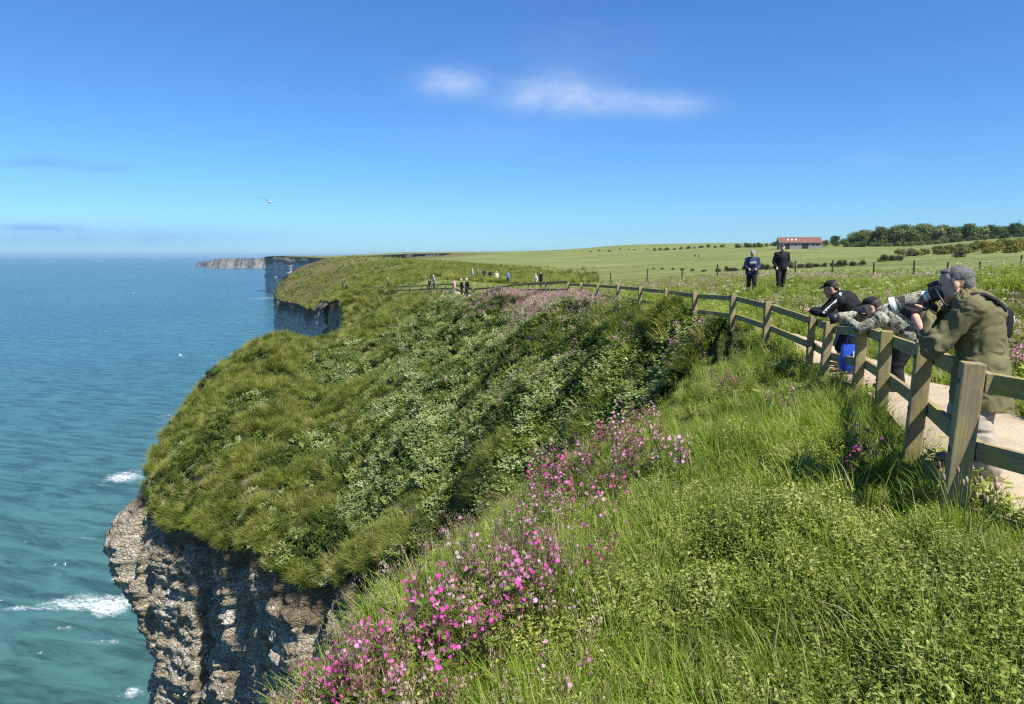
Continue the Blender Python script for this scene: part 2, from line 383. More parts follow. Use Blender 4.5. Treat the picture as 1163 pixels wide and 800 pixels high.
# ---------------------------------------------------------------- sandy path behind the fence
def strip_mesh(center, half, nx, step, lift, jitter=.0):
    P = [np.array(c, float) for c in center]; out = []
    for i in range(len(P) - 1):
        n = max(1, int(np.linalg.norm(P[i + 1] - P[i]) / step))
        p0 = P[max(i - 1, 0)]; p1 = P[i]; p2 = P[i + 1]; p3 = P[min(i + 2, len(P) - 1)]
        for k in range(n):
            t = k / n
            out.append(.5 * ((2 * p1) + (-p0 + p2) * t + (2 * p0 - 5 * p1 + 4 * p2 - p3) * t * t + (-p0 + 3 * p1 - 3 * p2 + p3) * t ** 3))
    out = np.array(out); T = np.gradient(out, axis=0); T /= np.linalg.norm(T, axis=1)[:, None] + 1e-9
    Nn = np.c_[T[:, 1], -T[:, 0]]
    s = np.linspace(-1, 1, nx)
    hw = half(out[:, 1]) if callable(half) else np.full(len(out), half)
    jit = 1 + jitter * fbm(out[:, 0] * 1.3, out[:, 1] * 1.3, s=44)
    X = out[:, None, 0] + Nn[:, None, 0] * s[None] * (hw * jit)[:, None]; Y = out[:, None, 1] + Nn[:, None, 1] * s[None] * (hw * jit)[:, None]
    Z = tz(X, Y) + lift + .03 * fbm(X * 1.5, Y * 1.5, s=71) * (1 - s[None] ** 4) - .05 * np.abs(s[None]) ** 6 + .03 * (1 - np.abs(s[None]) ** 3)
    R, C = X.shape; idx = np.arange(R * C).reshape(R, C)
    q = np.stack([idx[:-1, :-1], idx[:-1, 1:], idx[1:, 1:], idx[1:, :-1]], -1).reshape(-1, 4)
    return np.c_[X.ravel(), Y.ravel(), Z.ravel()], q
def build_path():
    m, nt, out = newmat('path_earth')
    pos = N(nt, 'ShaderNodeNewGeometry').outputs['Position']
    n1 = noise_n(nt, pos, 1.6, 6, .6); n2 = noise_n(nt, pos, 28, 5, .7); n3 = noise_n(nt, pos, 140, 3, .6)
    r = ramp(nt, [(.3, (.30, .235, .15)), (.5, (.45, .365, .25)), (.7, (.53, .445, .32))])
    nt.links.new(math_n(nt, 'ADD', math_n(nt, 'MULTIPLY', n1, .6), math_n(nt, 'MULTIPLY', n2, .4)), r.inputs[0])
    peb = ramp(nt, [(.62, 0), (.70, 1)]); nt.links.new(n3, peb.inputs[0])
    c = mixc(nt, math_n(nt, 'MULTIPLY', peb.outputs[0], .5), r.outputs[0], (.20, .16, .11))
    h = math_n(nt, 'ADD', n2, math_n(nt, 'MULTIPLY', n3, .4))
    pbsdf(nt, out, c, .95, .1, bump_n(nt, h, .7, .03))
    V, q = strip_mesh(FPATH, lambda y: .74 - .40 * smooth(11, 16, y), 13, .12, .012, .10)
    tag(mobj('path', V, q, m), kind='structure')
build_path()
# ---------------------------------------------------------------- cliffs
def rock_mat(name, dark, mid, light, white, scale=1.0, cracks=.6, green=.35):
    m, nt, out = newmat(name)
    pos = N(nt, 'ShaderNodeNewGeometry').outputs['Position']
    nb = noise_n(nt, mapv(nt, pos, (.5 * scale, .5 * scale, .35 * scale)), 1, 6, .6)
    ns = noise_n(nt, mapv(nt, pos, (1.1 * scale, 1.1 * scale, 3.2 * scale)), 1, 8, .7, .4)
    nv = noise_n(nt, mapv(nt, pos, (3.4 * scale, 3.4 * scale, .55 * scale)), 1, 6, .65, .6)
    nf = noise_n(nt, pos, 9 * scale, 6, .7)
    vo = N(nt, 'ShaderNodeTexVoronoi', feature='DISTANCE_TO_EDGE'); vo.inputs['Scale'].default_value = 1
    nw = N(nt, 'ShaderNodeMix', data_type='RGBA'); 
    nt.links.new(mapv(nt, pos, (2.6 * scale, 2.6 * scale, 5.2 * scale)), vo.inputs['Vector'])
    base = ramp(nt, [(.30, dark), (.48, mid), (.68, light)]); nt.links.new(math_n(nt, 'ADD', math_n(nt, 'MULTIPLY', ns, .6), math_n(nt, 'MULTIPLY', nf, .4)), base.inputs[0])
    wm = ramp(nt, [(.50, 0), (.64, 1)]); nt.links.new(math_n(nt, 'ADD', math_n(nt, 'MULTIPLY', nv, .45), math_n(nt, 'MULTIPLY', nb, .55)), wm.inputs[0])
    wf = ramp(nt, [(.42, 0), (.58, 1)]); nt.links.new(nf, wf.inputs[0])
    c = mixc(nt, math_n(nt, 'MULTIPLY', wm.outputs[0], wf.outputs[0]), base.outputs[0], white)
    gm = ramp(nt, [(.52, 0), (.66, 1)]); nt.links.new(noise_n(nt, mapv(nt, pos, (.8 * scale, .8 * scale, .5 * scale), loc=(4, 7, 1)), 1, 5, .65), gm.inputs[0])
    c = mixc(nt, math_n(nt, 'MULTIPLY', gm.outputs[0], green), c, (.085, .075, .028))
    ce = ramp(nt, [(0, 1), (.07, 0)]); nt.links.new(vo.outputs['Distance'], ce.inputs[0])
    c = mixc(nt, math_n(nt, 'MULTIPLY', ce.outputs[0], cracks), c, tuple(v * .45 for v in dark))
    spz = N(nt, 'ShaderNodeSeparateXYZ'); nt.links.new(pos, spz.inputs[0])
    bed = math_n(nt, 'FRACT', math_n(nt, 'ADD', math_n(nt, 'MULTIPLY', spz.outputs[2], 1.55 * scale), math_n(nt, 'MULTIPLY', nb, 2.2)))
    bl = ramp(nt, [(0, 1), (.07, .8), (.16, 0)]); nt.links.new(bed, bl.inputs[0])
    c = mixc(nt, math_n(nt, 'MULTIPLY', bl.outputs[0], math_n(nt, 'MULTIPLY', nf, .75)), c, tuple(v * .6 for v in dark))
    gu = ramp(nt, [(.665, 0), (.72, 1)]); nt.links.new(noise_n(nt, mapv(nt, pos, (5.5 * scale, 5.5 * scale, .9 * scale), loc=(2, 5, 9)), 1, 3, .5), gu.inputs[0])
    c = mixc(nt, math_n(nt, 'MULTIPLY', gu.outputs[0], .8), c, (.84, .83, .80))
    tf = N(nt, 'ShaderNodeAttribute', attribute_name='turf').outputs['Fac']
    so2 = ramp(nt, [(.25, 1), (.60, 0)]); nt.links.new(math_n(nt, 'SUBTRACT', math_n(nt, 'MULTIPLY', tf, .32), math_n(nt, 'MULTIPLY', math_n(nt, 'SUBTRACT', nb, .45), 1.3)), so2.inputs[0])
    c = mixc(nt, math_n(nt, 'MULTIPLY', so2.outputs[0], .85), c, (.115, .085, .045))
    h = math_n(nt, 'ADD', math_n(nt, 'MULTIPLY', ns, .8), math_n(nt, 'ADD', math_n(nt, 'MULTIPLY', nf, .5), math_n(nt, 'MULTIPLY', math_n(nt, 'MINIMUM', vo.outputs['Distance'], .12), 2.5)))
    pbsdf(nt, out, c, .92, .12, bump_n(nt, h, .9, .22 / scale))
    return m
def cliff(name, p_from, p_to, stepf, zrows, amp, mat, bulge=None, cell=(.42, .26), strat=.16):
    P = coast_resample(stepf)
    def near(p): return int(np.argmin(np.hypot(P[:, 0] - p[0], P[:, 1] - p[1])))
    P = P[near(p_from):near(p_to) + 1]
    T = np.gradient(P, axis=0); T /= np.linalg.norm(T, axis=1)[:, None] + 1e-9
    k = max(3, int(len(P) * .01)); 
    Nn = np.c_[-T[:, 1], T[:, 0]]
    for _ in range(6): Nn[1:-1] = (Nn[:-2] + Nn[1:-1] * 2 + Nn[2:]) / 4
    Nn /= np.linalg.norm(Nn, axis=1)[:, None]
    s = np.r_[0, np.cumsum(np.hypot(*np.diff(P, axis=0).T))]
    ztop = tz(P[:, 0], P[:, 1])
    f = np.asarray(zrows)                                    # depth below the lip, first rows tuck in under the turf
    Z = ztop[:, None] - f[None] + (.0)
    frac = np.clip(f / (f[-1] + 1e-6), 0, 1)
    Z = np.where(f[None] > 12, Z, Z); 
    Z[:, -1] = SEA - 3
    S = np.repeat(s[:, None], len(f), 1)
    wz = Z + amp * .5 * fbm(S / (6 * amp + .3), Z / (6 * amp + .3), s=91)
    off = amp * .8 * fbm(S / (7 * amp), Z / (14 * amp), o=4, s=61)
    rid = 1 - np.abs(fbm(S / (2.6 * amp), Z / (13 * amp), o=3, s=63)) * 2.4
    off -= amp * 1.15 * np.clip(rid - .45, 0, 1) * 1.7
    off += .7 * strat * amp * (np.round(fbm(S / (9 * amp), wz / (.42 * amp), o=2, s=66) * 3.5) / 1.6)
    bi = np.floor(S / (cell[0] * amp) + 1.7 * vnoise(S * 0, np.floor(wz / (cell[1] * amp)), s=5)); bj = np.floor(wz / (cell[1] * amp))
    off += .24 * amp * (_h(bi, bj, bi * 0, 77) - .5) + .16 * amp * fbm(S / (.5 * amp), Z / (.3 * amp), o=3, s=67)
    prof = np.where(f < .35, -.45 + f * 1.6, np.minimum(.11 + (f - .35) * .25, .5)) + .03 * np.clip(f - 2, 0, None) * .9
    fade = smooth(.05, 1.2, f)[None]
    off = off * fade + prof[None]
    if bulge is not None: off = off + bulge(P[:, 0][:, None], P[:, 1][:, None], f[None])
    X = P[:, None, 0] + Nn[:, None, 0] * off; Y = P[:, None, 1] + Nn[:, None, 1] * off
    R, C = X.shape; idx = np.arange(R * C).reshape(R, C)
    q = np.stack([idx[:-1, :-1], idx[:-1, 1:], idx[1:, 1:], idx[1:, :-1]], -1).reshape(-1, 4)
    o = mobj(name, np.c_[X.ravel(), Y.ravel(), Z.ravel()], q, mat, smoothf=False)
    la = o.data.attributes.new('turf', 'FLOAT', 'POINT'); la.data.foreach_set('value', np.repeat(f[None] / amp, R, 0).astype(np.float32).ravel()); tag(o, kind='structure')
    return o
def rows(fine, fstep, n, total): return np.r_[np.arange(0, fine, fstep), np.geomspace(fine, total, n)]
M_rock = rock_mat('headland_chalk', (.080, .062, .038), (.30, .25, .172), (.56, .49, .385), (.84, .80, .73), 1.0, .32, .6)
M_rock2 = rock_mat('middle_cliff_chalk', (.20, .185, .15), (.56, .53, .46), (.72, .69, .63), (.86, .84, .80), .42, .35, .35)
M_rock3 = rock_mat('far_cliff_chalk', (.20, .195, .18), (.52, .51, .48), (.68, .67, .63), (.80, .79, .76), .05, .2, .15)
cliff('cliff', (-3.2, 0), (-.75, 20.3), lambda m: .45, rows(6, .4, 18, 92), 1.0, M_rock)
def tipb(x, y, f):
    w = np.exp(-(((x + 20.2) / 2.2) ** 2 + ((y - 37.4) / 3.2) ** 2))
    return w * (2.2 * smooth(.3, 3.0, f) - 2.0 * smooth(3.4, 8.5, f))
cliff('headland_cliff', (-.75, 20.3), (-22.2, 45.5), lambda m: .085, rows(13, .075, 50, 82), 1.0, M_rock, tipb)
cliff('headland_back_cliff', (-22.2, 45.5), (-30, 116), lambda m: .7, rows(10, .5, 26, 84), 1.2, M_rock)
cliff('middle_cliff', (-30, 116), (-108, 350), lambda m: .7 if m[1] < 300 else 2, rows(26, .4, 40, 86), 2.2, M_rock2)
cliff('far_cliff', (-108, 350), (0, 4200), lambda m: 7 if m[1] < 1900 else 40, np.linspace(0, 92, 34), 9, M_rock3)
# distant headland across the bay
def far_headland():
    P = []
    n = 260; px = np.linspace(225, 420, n)
    y = 4700 + 500 * smooth(240, 225, px) + 60 * np.sin(px * .21) + 90 * fbm(px / 9., px * 0, s=8)
    ytop = 292.6 + 3.5 * smooth(252, 229, px) + .3 * fbm(px / 9., px * 0 + 3, s=4) + .3 * smooth(330, 240, px)
    pos = np.array([at(a, b, c) for a, b, c in zip(px, ytop, y)])
    zt = pos[:, 2]; V = []; lev = np.linspace(0, 1, 9)
    for k in lev:
        sl = 60 * (k) + 22 * fbm(px / 2.5, px * 0 + k * 3, s=12) * np.sin(k * PI)
        V.append(np.c_[pos[:, 0], y - sl, zt * (1 - k) + (SEA - 2) * k])
    V.insert(0, np.c_[pos[:, 0], y + 900, zt + 2]); V = np.array(V); R, C = V.shape[:2]
    idx = np.arange(R * C).reshape(R, C)
    q = np.stack([idx[:-1, :-1], idx[1:, :-1], idx[1:, 1:], idx[:-1, 1:]], -1).reshape(-1, 4)
    m, nt, out = newmat('distant_chalk')
    g = N(nt, 'ShaderNodeNewGeometry'); sp = N(nt, 'ShaderNodeSeparateXYZ'); nt.links.new(g.outputs['Position'], sp.inputs[0])
    n1 = noise_n(nt, mapv(nt, g.outputs['Position'], (.012, .012, .02)), 1, 6, .7)
    r = ramp(nt, [(.35, (.09, .085, .055)), (.55, (.16, .135, .105)), (.80, (.28, .255, .23))])
    hgt = math_n(nt, 'DIVIDE', math_n(nt, 'ADD', sp.outputs[2], 90), 80)
    nt.links.new(math_n(nt, 'SUBTRACT', math_n(nt, 'ADD', n1, .16), math_n(nt, 'MULTIPLY', hgt, .26)), r.inputs[0])
    pbsdf(nt, out, r.outputs[0], .95, .05, bump_n(nt, n1, .6, 30))
    tag(mobj('distant_headland', V.reshape(-1, 3), q, m), kind='structure')
far_headland()
# ---------------------------------------------------------------- sea
def build_sea():
    m, nt, out = newmat('sea_water')
    pos = N(nt, 'ShaderNodeNewGeometry').outputs['Position']
    rot = mapv(nt, pos, (1, 1, 1), (0, 0, math.radians(18)))
    w1 = noise_n(nt, mapv(nt, rot, (.06, .22, .1)), 1, 5, .6, .6)
    w2 = noise_n(nt, mapv(nt, rot, (.012, .035, .1)), 1, 4, .55, .3)
    w3 = noise_n(nt, mapv(nt, rot, (.5, 1.1, .1)), 1, 3, .6, .4)
    big = noise_n(nt, mapv(nt, pos, (.0035, .0018, .01)), 1, 4, .55)
    body = ramp(nt, [(.3, (.016, .078, .106)), (.5, (.024, .098, .116)), (.7, (.040, .128, .124))])
    nt.links.new(math_n(nt, 'ADD', math_n(nt, 'MULTIPLY', big, .6), math_n(nt, 'MULTIPLY', w2, .4)), body.inputs[0])
    # inshore water is greener
    sp = N(nt, 'ShaderNodeSeparateXYZ'); nt.links.new(pos, sp.inputs[0])
    near = N(nt, 'ShaderNodeMapRange', i_1=130.0, i_2=620.0, i_3=1.0, i_4=0.0); nt.links.new(sp.outputs[1], near.inputs[0])
    c = mixc(nt, math_n(nt, 'MULTIPLY', near.outputs[0], .75), body.outputs[0], (.046, .108, .090))
    dk = ramp(nt, [(.38, .45), (.5, .95), (.6, 1.25)]); nt.links.new(w1, dk.inputs[0])
    c = mixc(nt, .8, c, dk.outputs[0], 'MULTIPLY')
    # white caps and surf
    wc = ramp(nt, [(.735, 0), (.80, 1)]); nt.links.new(math_n(nt, 'ADD', math_n(nt, 'MULTIPLY', w1, .72), math_n(nt, 'MULTIPLY', w3, .28)), wc.inputs[0])
    patch = ramp(nt, [(.46, 0), (.60, 1)]); nt.links.new(noise_n(nt, mapv(nt, pos, (.010, .014, .01), loc=(3, 1, 0)), 1, 3, .6), patch.inputs[0])
    foam = math_n(nt, 'MULTIPLY', wc.outputs[0], math_n(nt, 'ADD', math_n(nt, 'MULTIPLY', patch.outputs[0], .8), .2))
    fn = noise_n(nt, mapv(nt, rot, (.14, .34, .1)), 1, 8, .72, .9)
    tot = None
    for (px, py, rx, ry, k) in [(140, 541, 26, 9, 1.1), (100, 684, 60, 13, 1.05), (128, 690, 22, 14, .9), (120, 728, 40, 5, .75), (70, 712, 26, 5, .6), (300, 338, 28, 2.4, .62), (315, 345, 12, 1.8, .6), (50, 745, 22, 8, .5), (186, 472, 10, 3, .7), (262, 306.5, 26, .55, .5), (100, 610, 30, 5, .45), (20, 690, 30, 5, .5), (150, 785, 20, 10, .7)]:
        x, y, z = ray(px, py); d = (HZ - SEA) / -z * y; x = x / y * d
        k2 = (HZ - SEA) / (d * d) * F
        rxm = rx / F * d; rym = ry / k2
        du = math_n(nt, 'DIVIDE', math_n(nt, 'SUBTRACT', sp.outputs[0], x), rxm); dv = math_n(nt, 'DIVIDE', math_n(nt, 'SUBTRACT', sp.outputs[1], d), rym)
        g = math_n(nt, 'MULTIPLY', math_n(nt, 'EXPONENT', math_n(nt, 'MULTIPLY', math_n(nt, 'ADD', math_n(nt, 'MULTIPLY', du, du), math_n(nt, 'MULTIPLY', dv, dv)), -1.0)), k)
        tot = g if tot is None else math_n(nt, 'ADD', tot, g)
    sf = ramp(nt, [(.70, 0), (1.0, .85)]); nt.links.new(math_n(nt, 'ADD', math_n(nt, 'MULTIPLY', tot, .42), fn), sf.inputs[0])
    sfm = math_n(nt, 'MULTIPLY', sf.outputs[0], math_n(nt, 'MINIMUM', math_n(nt, 'MULTIPLY', tot, 2.5), 1))
    fb = ramp(nt, [(.40, .12), (.58, 1)]); nt.links.new(noise_n(nt, mapv(nt, rot, (.5, 1.0, .1)), 1, 6, .7, 1.2), fb.inputs[0])
    sfm = math_n(nt, 'MULTIPLY', sfm, fb.outputs[0])
    fo = math_n(nt, 'MAXIMUM', foam, sfm, clamp=True)
    c = mixc(nt, fo, c, (.78, .82, .82))
    h = math_n(nt, 'ADD', math_n(nt, 'MULTIPLY', w1, 1.0), math_n(nt, 'ADD', math_n(nt, 'MULTIPLY', w2, 2.0), math_n(nt, 'MULTIPLY', w3, .3)))
    p = pbsdf(nt, out, c, .28, .5, bump_n(nt, h, .55, 1.6))
    p.inputs['IOR'].default_value = 1.33
    rg = math_n(nt, 'ADD', math_n(nt, 'MULTIPLY', fo, .6), .25); nt.links.new(rg, p.inputs['Roughness'])
    r = 42000.0
    tag(mobj('sea', [(-r, -r, SEA), (r, -r, SEA), (r, r, SEA), (-r, r, SEA)], [(0, 1, 2, 3)], m, smoothf=False), kind='structure')
build_sea()
# ---------------------------------------------------------------- plants as instanced ground cover
def leaf_mat(name, cols, trans=.4, rough=.55, spec=.14, tipmix=None):
    m, nt, out = newmat(name)
    oi = N(nt, 'ShaderNodeObjectInfo')
    r = ramp(nt, [(i / max(1, len(cols) - 1), c) for i, c in enumerate(cols)]); nt.links.new(oi.outputs['Random'], r.inputs[0])
    pos = N(nt, 'ShaderNodeNewGeometry').outputs['Position']
    n = noise_n(nt, pos, .55, 4, .6)
    hs = N(nt, 'ShaderNodeHueSaturation'); nt.links.new(r.outputs[0], hs.inputs['Color'])
    nt.links.new(math_n(nt, 'ADD', math_n(nt, 'MULTIPLY', n, .9), .55), hs.inputs['Value'])
    nt.links.new(math_n(nt, 'ADD', math_n(nt, 'MULTIPLY', n, -.05), .525), hs.inputs['Hue'])
    c = hs.outputs[0]
    p = pbsdf(nt, None, c, rough, spec)
    t = N(nt, 'ShaderNodeBsdfTranslucent'); 
    c2 = mixc(nt, 1.0, c, (1.15, 1.25, .55), 'MULTIPLY'); nt.links.new(c2, t.inputs['Color'])
    mx = N(nt, 'ShaderNodeMixShader'); mx.inputs[0].default_value = trans
    nt.links.new(p.outputs[0], mx.inputs[1]); nt.links.new(t.outputs[0], mx.inputs[2]); nt.links.new(mx.outputs[0], out.inputs['Surface'])
    return m
PLANT_COLS = {}
class PB:
    """collects faces of one plant with material slots"""
    def __init__(s): s.V = []; s.F = []; s.M = []
    def blade(s, base, dirh, L, w, bend, mat=0, seg=4, droop=1.0):
        bx, by, bz = base; dx, dy = math.cos(dirh), math.sin(dirh); nx, ny = -dy, dx
        x = y = 0.; ang = random.uniform(.02, .35); i0 = len(s.V); r = 0.; z = 0.
        for k in range(seg + 1):
            t = k / seg; ww = w * (1 - t) ** .7 * (.75 + .5 * min(t * 3, 1) * .5)
            if k == seg: ww = w * .06
            s.V += [(bx + dx * r - nx * ww, by + dy * r - ny * ww, bz + z), (bx + dx * r + nx * ww, by + dy * r + ny * ww, bz + z)]
            a = ang + bend * t ** 1.3 * droop
            r += math.sin(a) * L / seg; z += math.cos(a) * L / seg
        for k in range(seg):
            a = i0 + 2 * k; s.F.append((a, a + 1, a + 3, a + 2)); s.M.append(mat)
    def leaf(s, p, n, up, L, w, mat=0, fold=.15):
        n = Vector(n).normalized(); u = Vector(up); u = (u - n * u.dot(n));
        if u.length < 1e-4: u = n.orthogonal()
        u.normalize(); v = n.cross(u); p = Vector(p); i = len(s.V)
        f = n * (fold * w)
        pts = [p, p + u * L * .38 - v * w + f, p + u * L, p + u * L * .38 + v * w + f, p + u * L * .45]
        s.V += [tuple(q) for q in pts]
        s.F += [(i, i + 1, i + 4), (i + 1, i + 2, i + 4), (i + 2, i + 3, i + 4), (i + 3, i, i + 4)]; s.M += [mat] * 4
    def stem(s, a, b, r, mat=0):
        a, b = Vector(a), Vector(b); d = (b - a).normalized(); u = d.orthogonal().normalized(); v = d.cross(u); i = len(s.V)
        for k in range(3):
            c = u * math.cos(k * 2.094) + v * math.sin(k * 2.094)
            s.V += [tuple(a + c * r), tuple(b + c * r * .6)]
        for k in range(3):
            j = (k + 1) % 3; s.F.append((i + 2 * k, i + 2 * j, i + 2 * j + 1, i + 2 * k + 1)); s.M.append(mat)
    def flower(s, p, n, r, mat=0, petals=5, notch=.42, hub=None):
        n = Vector(n).normalized(); u = n.orthogonal().normalized(); v = n.cross(u); p = Vector(p)
        ph = random.random() * 6; ic = len(s.V); s.V.append(tuple(p))
        if hub is not None: s.V.append(tuple(p + u * .0012)); s.F.append((hub, ic, ic + 1)); s.M.append(mat)
        for k in range(petals):
            a = ph + k * 2 * PI / petals; d = u * math.cos(a) + v * math.sin(a); e = n.cross(d); i = len(s.V)
            q = p + n * r * .12
            s.V += [tuple(p + d * r * .72 - e * r * .36 + n * r * .18), tuple(p + d * r - e * r * .2 + n * r * .1), tuple(p + d * r * (1 - notch) + n * r * .14), tuple(p + d * r + e * r * .2 + n * r * .1), tuple(p + d * r * .72 + e * r * .36 + n * r * .18)]
            s.F += [(ic, i, i + 1, i + 2), (ic, i + 2, i + 3, i + 4)]; s.M += [mat] * 2
    def mesh(s, name, mats):
        me = bpy.data.meshes.new(name); me.from_pydata(s.V, [], s.F)
        for m in mats: me.materials.append(m)
        me.polygons.foreach_set('material_index', s.M); me.polygons.foreach_set('use_smooth', [True] * len(s.F)); me.update()
        return me
def proto_collection(name, meshes):
    c = bpy.data.collections.new(name)
    for i, me in enumerate(meshes):
        c.objects.link(bpy.data.objects.new('%s_%02d' % (name, i), me))
    return c
def scatter(name, coll, P, rot, scl, idx, label=None):
    me = bpy.data.meshes.new(name); n = len(P)
    me.vertices.add(n); me.vertices.foreach_set('co', np.asarray(P, np.float32).ravel())
    a = me.attributes.new('rot', 'FLOAT_VECTOR', 'POINT'); a.data.foreach_set('vector', np.asarray(rot, np.float32).ravel())
    a = me.attributes.new('scl', 'FLOAT', 'POINT'); a.data.foreach_set('value', np.asarray(scl, np.float32))
    a = me.attributes.new('idx', 'INT', 'POINT'); a.data.foreach_set('value', np.asarray(idx, np.int32))
    me.update()
    o = link(bpy.data.objects.new(name, me)); tag(o, kind='stuff', label=label)
    g = bpy.data.node_groups.new(name + '_scatter', 'GeometryNodeTree')
    g.interface.new_socket('Geometry', in_out='INPUT', socket_type='NodeSocketGeometry'); g.interface.new_socket('Geometry', in_out='OUTPUT', socket_type='NodeSocketGeometry')
    gi = g.nodes.new('NodeGroupInput'); go = g.nodes.new('NodeGroupOutput')
    ci = g.nodes.new('GeometryNodeCollectionInfo'); ci.inputs['Collection'].default_value = coll; ci.inputs['Separate Children'].default_value = True; ci.inputs['Reset Children'].default_value = True
    ip = g.nodes.new('GeometryNodeInstanceOnPoints'); ip.inputs['Pick Instance'].default_value = True
    def na(nm, ty):
        q = g.nodes.new('GeometryNodeInputNamedAttribute'); q.data_type = ty; q.inputs['Name'].default_value = nm; return q.outputs['Attribute']
    e2r = g.nodes.new('FunctionNodeEulerToRotation')
    L = g.links.new
    L(gi.outputs[0], ip.inputs['Points']); L(ci.outputs[0], ip.inputs['Instance']); L(na('idx', 'INT'), ip.inputs['Instance Index'])
    L(na('rot', 'FLOAT_VECTOR'), e2r.inputs[0]); L(e2r.outputs[0], ip.inputs['Rotation']); L(na('scl', 'FLOAT'), ip.inputs['Scale']); L(ip.outputs[0], go.inputs[0])
    md = o.modifiers.new('scatter', 'NODES'); md.node_group = g
    return o
# --- materials
M_grass = leaf_mat('long_grass', [(.10, .18, .014), (.16, .25, .021), (.23, .31, .036), (.33, .36, .11)], .45)
M_fine = leaf_mat('fine_herb', [(.16, .22, .035), (.26, .31, .06), (.40, .42, .14)], .35)
M_broad = leaf_mat('broad_leaf', [(.070, .115, .014), (.12, .175, .028), (.19, .24, .06)], .35)
M_straw = leaf_mat('dry_straw', [(.34, .29, .14), (.44, .39, .22)], .4)
M_tuss = leaf_mat('tussock', [(.050, .080, .010), (.105, .155, .016), (.185, .235, .028), (.23, .235, .045), (.35, .31, .11)], .35)
M_pale = leaf_mat('pale_leaf', [(.14, .195, .045), (.23, .29, .09), (.36, .40, .20)], .25)
M_dark = leaf_mat('dark_leaf', [(.030, .052, .012), (.055, .085, .018)], .25)
M_pink = leaf_mat('campion_pink', [(.62, .16, .42), (.74, .28, .54), (.82, .46, .66)], .3, .6, .1)
M_pinkpale = leaf_mat('campion_pale', [(.40, .20, .28), (.52, .32, .40), (.56, .44, .44)], .3, .6, .1)
M_seed = leaf_mat('seed_head', [(.17, .09, .07), (.32, .21, .16), (.42, .34, .24)], .2)
M_white = leaf_mat('white_umbel', [(.62, .62, .52), (.72, .72, .64)], .2)
def R(a, b): return random.uniform(a, b)
def p_grass(nb, h, rad, mat=0, w=.0045, bend=(0.4, 1.9), straw=.10):
    b = PB()
    for _ in range(nb):
        a = R(0, 2 * PI); r = rad * math.sqrt(R(0, 1)); d = a + R(-.9, .9)
        b.blade((math.cos(a) * r, math.sin(a) * r, -.03), d, h * R(.55, 1.1), w * R(.6, 1.25), R(*bend), 1 if R(0, 1) < straw else mat)
    return b
def p_herb(h, rad, n, L, w, mat=0):
    b = PB()
    for k in range(int(n / 9)):
        a = R(0, 2 * PI); r = rad * math.sqrt(R(0, 1)); top = Vector((math.cos(a) * r, math.sin(a) * r, h * R(.55, 1.05) * (1 - .35 * (r / rad) ** 2)))
        base = Vector((top.x * .35, top.y * .35, -.02)); b.stem(base, top, .0025, mat)
        for j in range(9):
            t = R(.3, 1.02); p = base.lerp(top, t); aa = R(0, 2 * PI)
            out = Vector((math.cos(aa), math.sin(aa), R(-.25, .7)))
            b.leaf(p, Vector((R(-.5, .5), R(-.5, .5), 1)), out, L * R(.6, 1.3), w * R(.7, 1.2), mat)
    return b
def p_rosette(n, L, w, h, mat=0):
    b = PB()
    for k in range(n):
        a = R(0, 2 * PI); tilt = R(.05, 1.0)
        o = Vector((math.cos(a) * math.cos(tilt), math.sin(a) * math.cos(tilt), math.sin(tilt)))
        p = Vector((o.x * .06, o.y * .06, R(0, h))); nrm = Vector((-o.x * math.tan(tilt) * .8, -o.y * math.tan(tilt) * .8, 1))
        b.leaf(p, nrm, o, L * R(.6, 1.2), w * R(.7, 1.2), mat, .3)
    return b
def p_umbel(h):
    b = PB()
    for _ in range(3):
        t = Vector((R(-.12, .12), R(-.12, .12), h * R(.8, 1.1))); b.stem((0, 0, 0), t, .003, 0)
        for k in range(14):
            a = R(0, 6.28); r = .05 * math.sqrt(R(0, 1)); q = t + Vector((math.cos(a) * r, math.sin(a) * r, R(-.012, .01))); b.leaf(q, (R(-.3, .3), R(-.3, .3), 1), (1, R(-1, 1), 0), .016, .008, 1)
    for k in range(16):
        a = R(0, 6.28); b.leaf((0, 0, R(.02, h * .6)), (R(-.4, .4), R(-.4, .4), 1), (math.cos(a), math.sin(a), R(.1, .7)), R(.06, .13), R(.015, .03), 0)
    return b
def p_campion_small(h, nf, pale=False, rf=.013):
    b = PB()
    for k in range(nf):
        a = R(0, 6.28); r = R(.02, .14); t = Vector((math.cos(a) * r, math.sin(a) * r, h * R(.6, 1.1))); b.stem((t.x * .3, t.y * .3, 0), t, .0022, 0)
        for q in range(R(0, 1) < .6 and 3 or 2):
            b.flower(t + Vector((R(-.03, .03), R(-.03, .03), R(-.04, .02))), (R(-1, 1), R(-1.3, .5), R(.2, 1.2)), rf * R(.8, 1.2), 1)
        for j in range(4):
            aa = R(0, 6.28); p = Vector((t.x * .3, t.y * .3, 0)).lerp(t, R(.1, .85)); b.leaf(p, (R(-.4, .4), R(-.4, .4), 1), (math.cos(aa), math.sin(aa), R(0, .8)), R(.04, .08), R(.01, .02), 0)
    return b
C_grass = proto_collection('grass_clump', [p_grass(34, R(.26, .46), .085).mesh('grass_clump', [M_grass, M_straw]) for _ in range(8)])
C_short = proto_collection('short_grass', [p_grass(40, R(.14, .24), .11, straw=.12).mesh('short_grass', [M_grass, M_straw]) for _ in range(6)])
C_herb = proto_collection('herb', [p_herb(R(.2, .36), .15, 230, .030, .0068).mesh('herb', [M_fine]) for _ in range(5)] + [p_herb(R(.18, .28), .15, 120, .042, .011).mesh('herb', [M_broad]) for _ in range(4)])
C_broad = proto_collection('broad', [p_rosette(16, .15, .03, .08).mesh('broad', [M_broad]) for _ in range(4)] + [p_rosette(18, .17, .022, .1).mesh('broad', [M_fine]) for _ in range(3)])
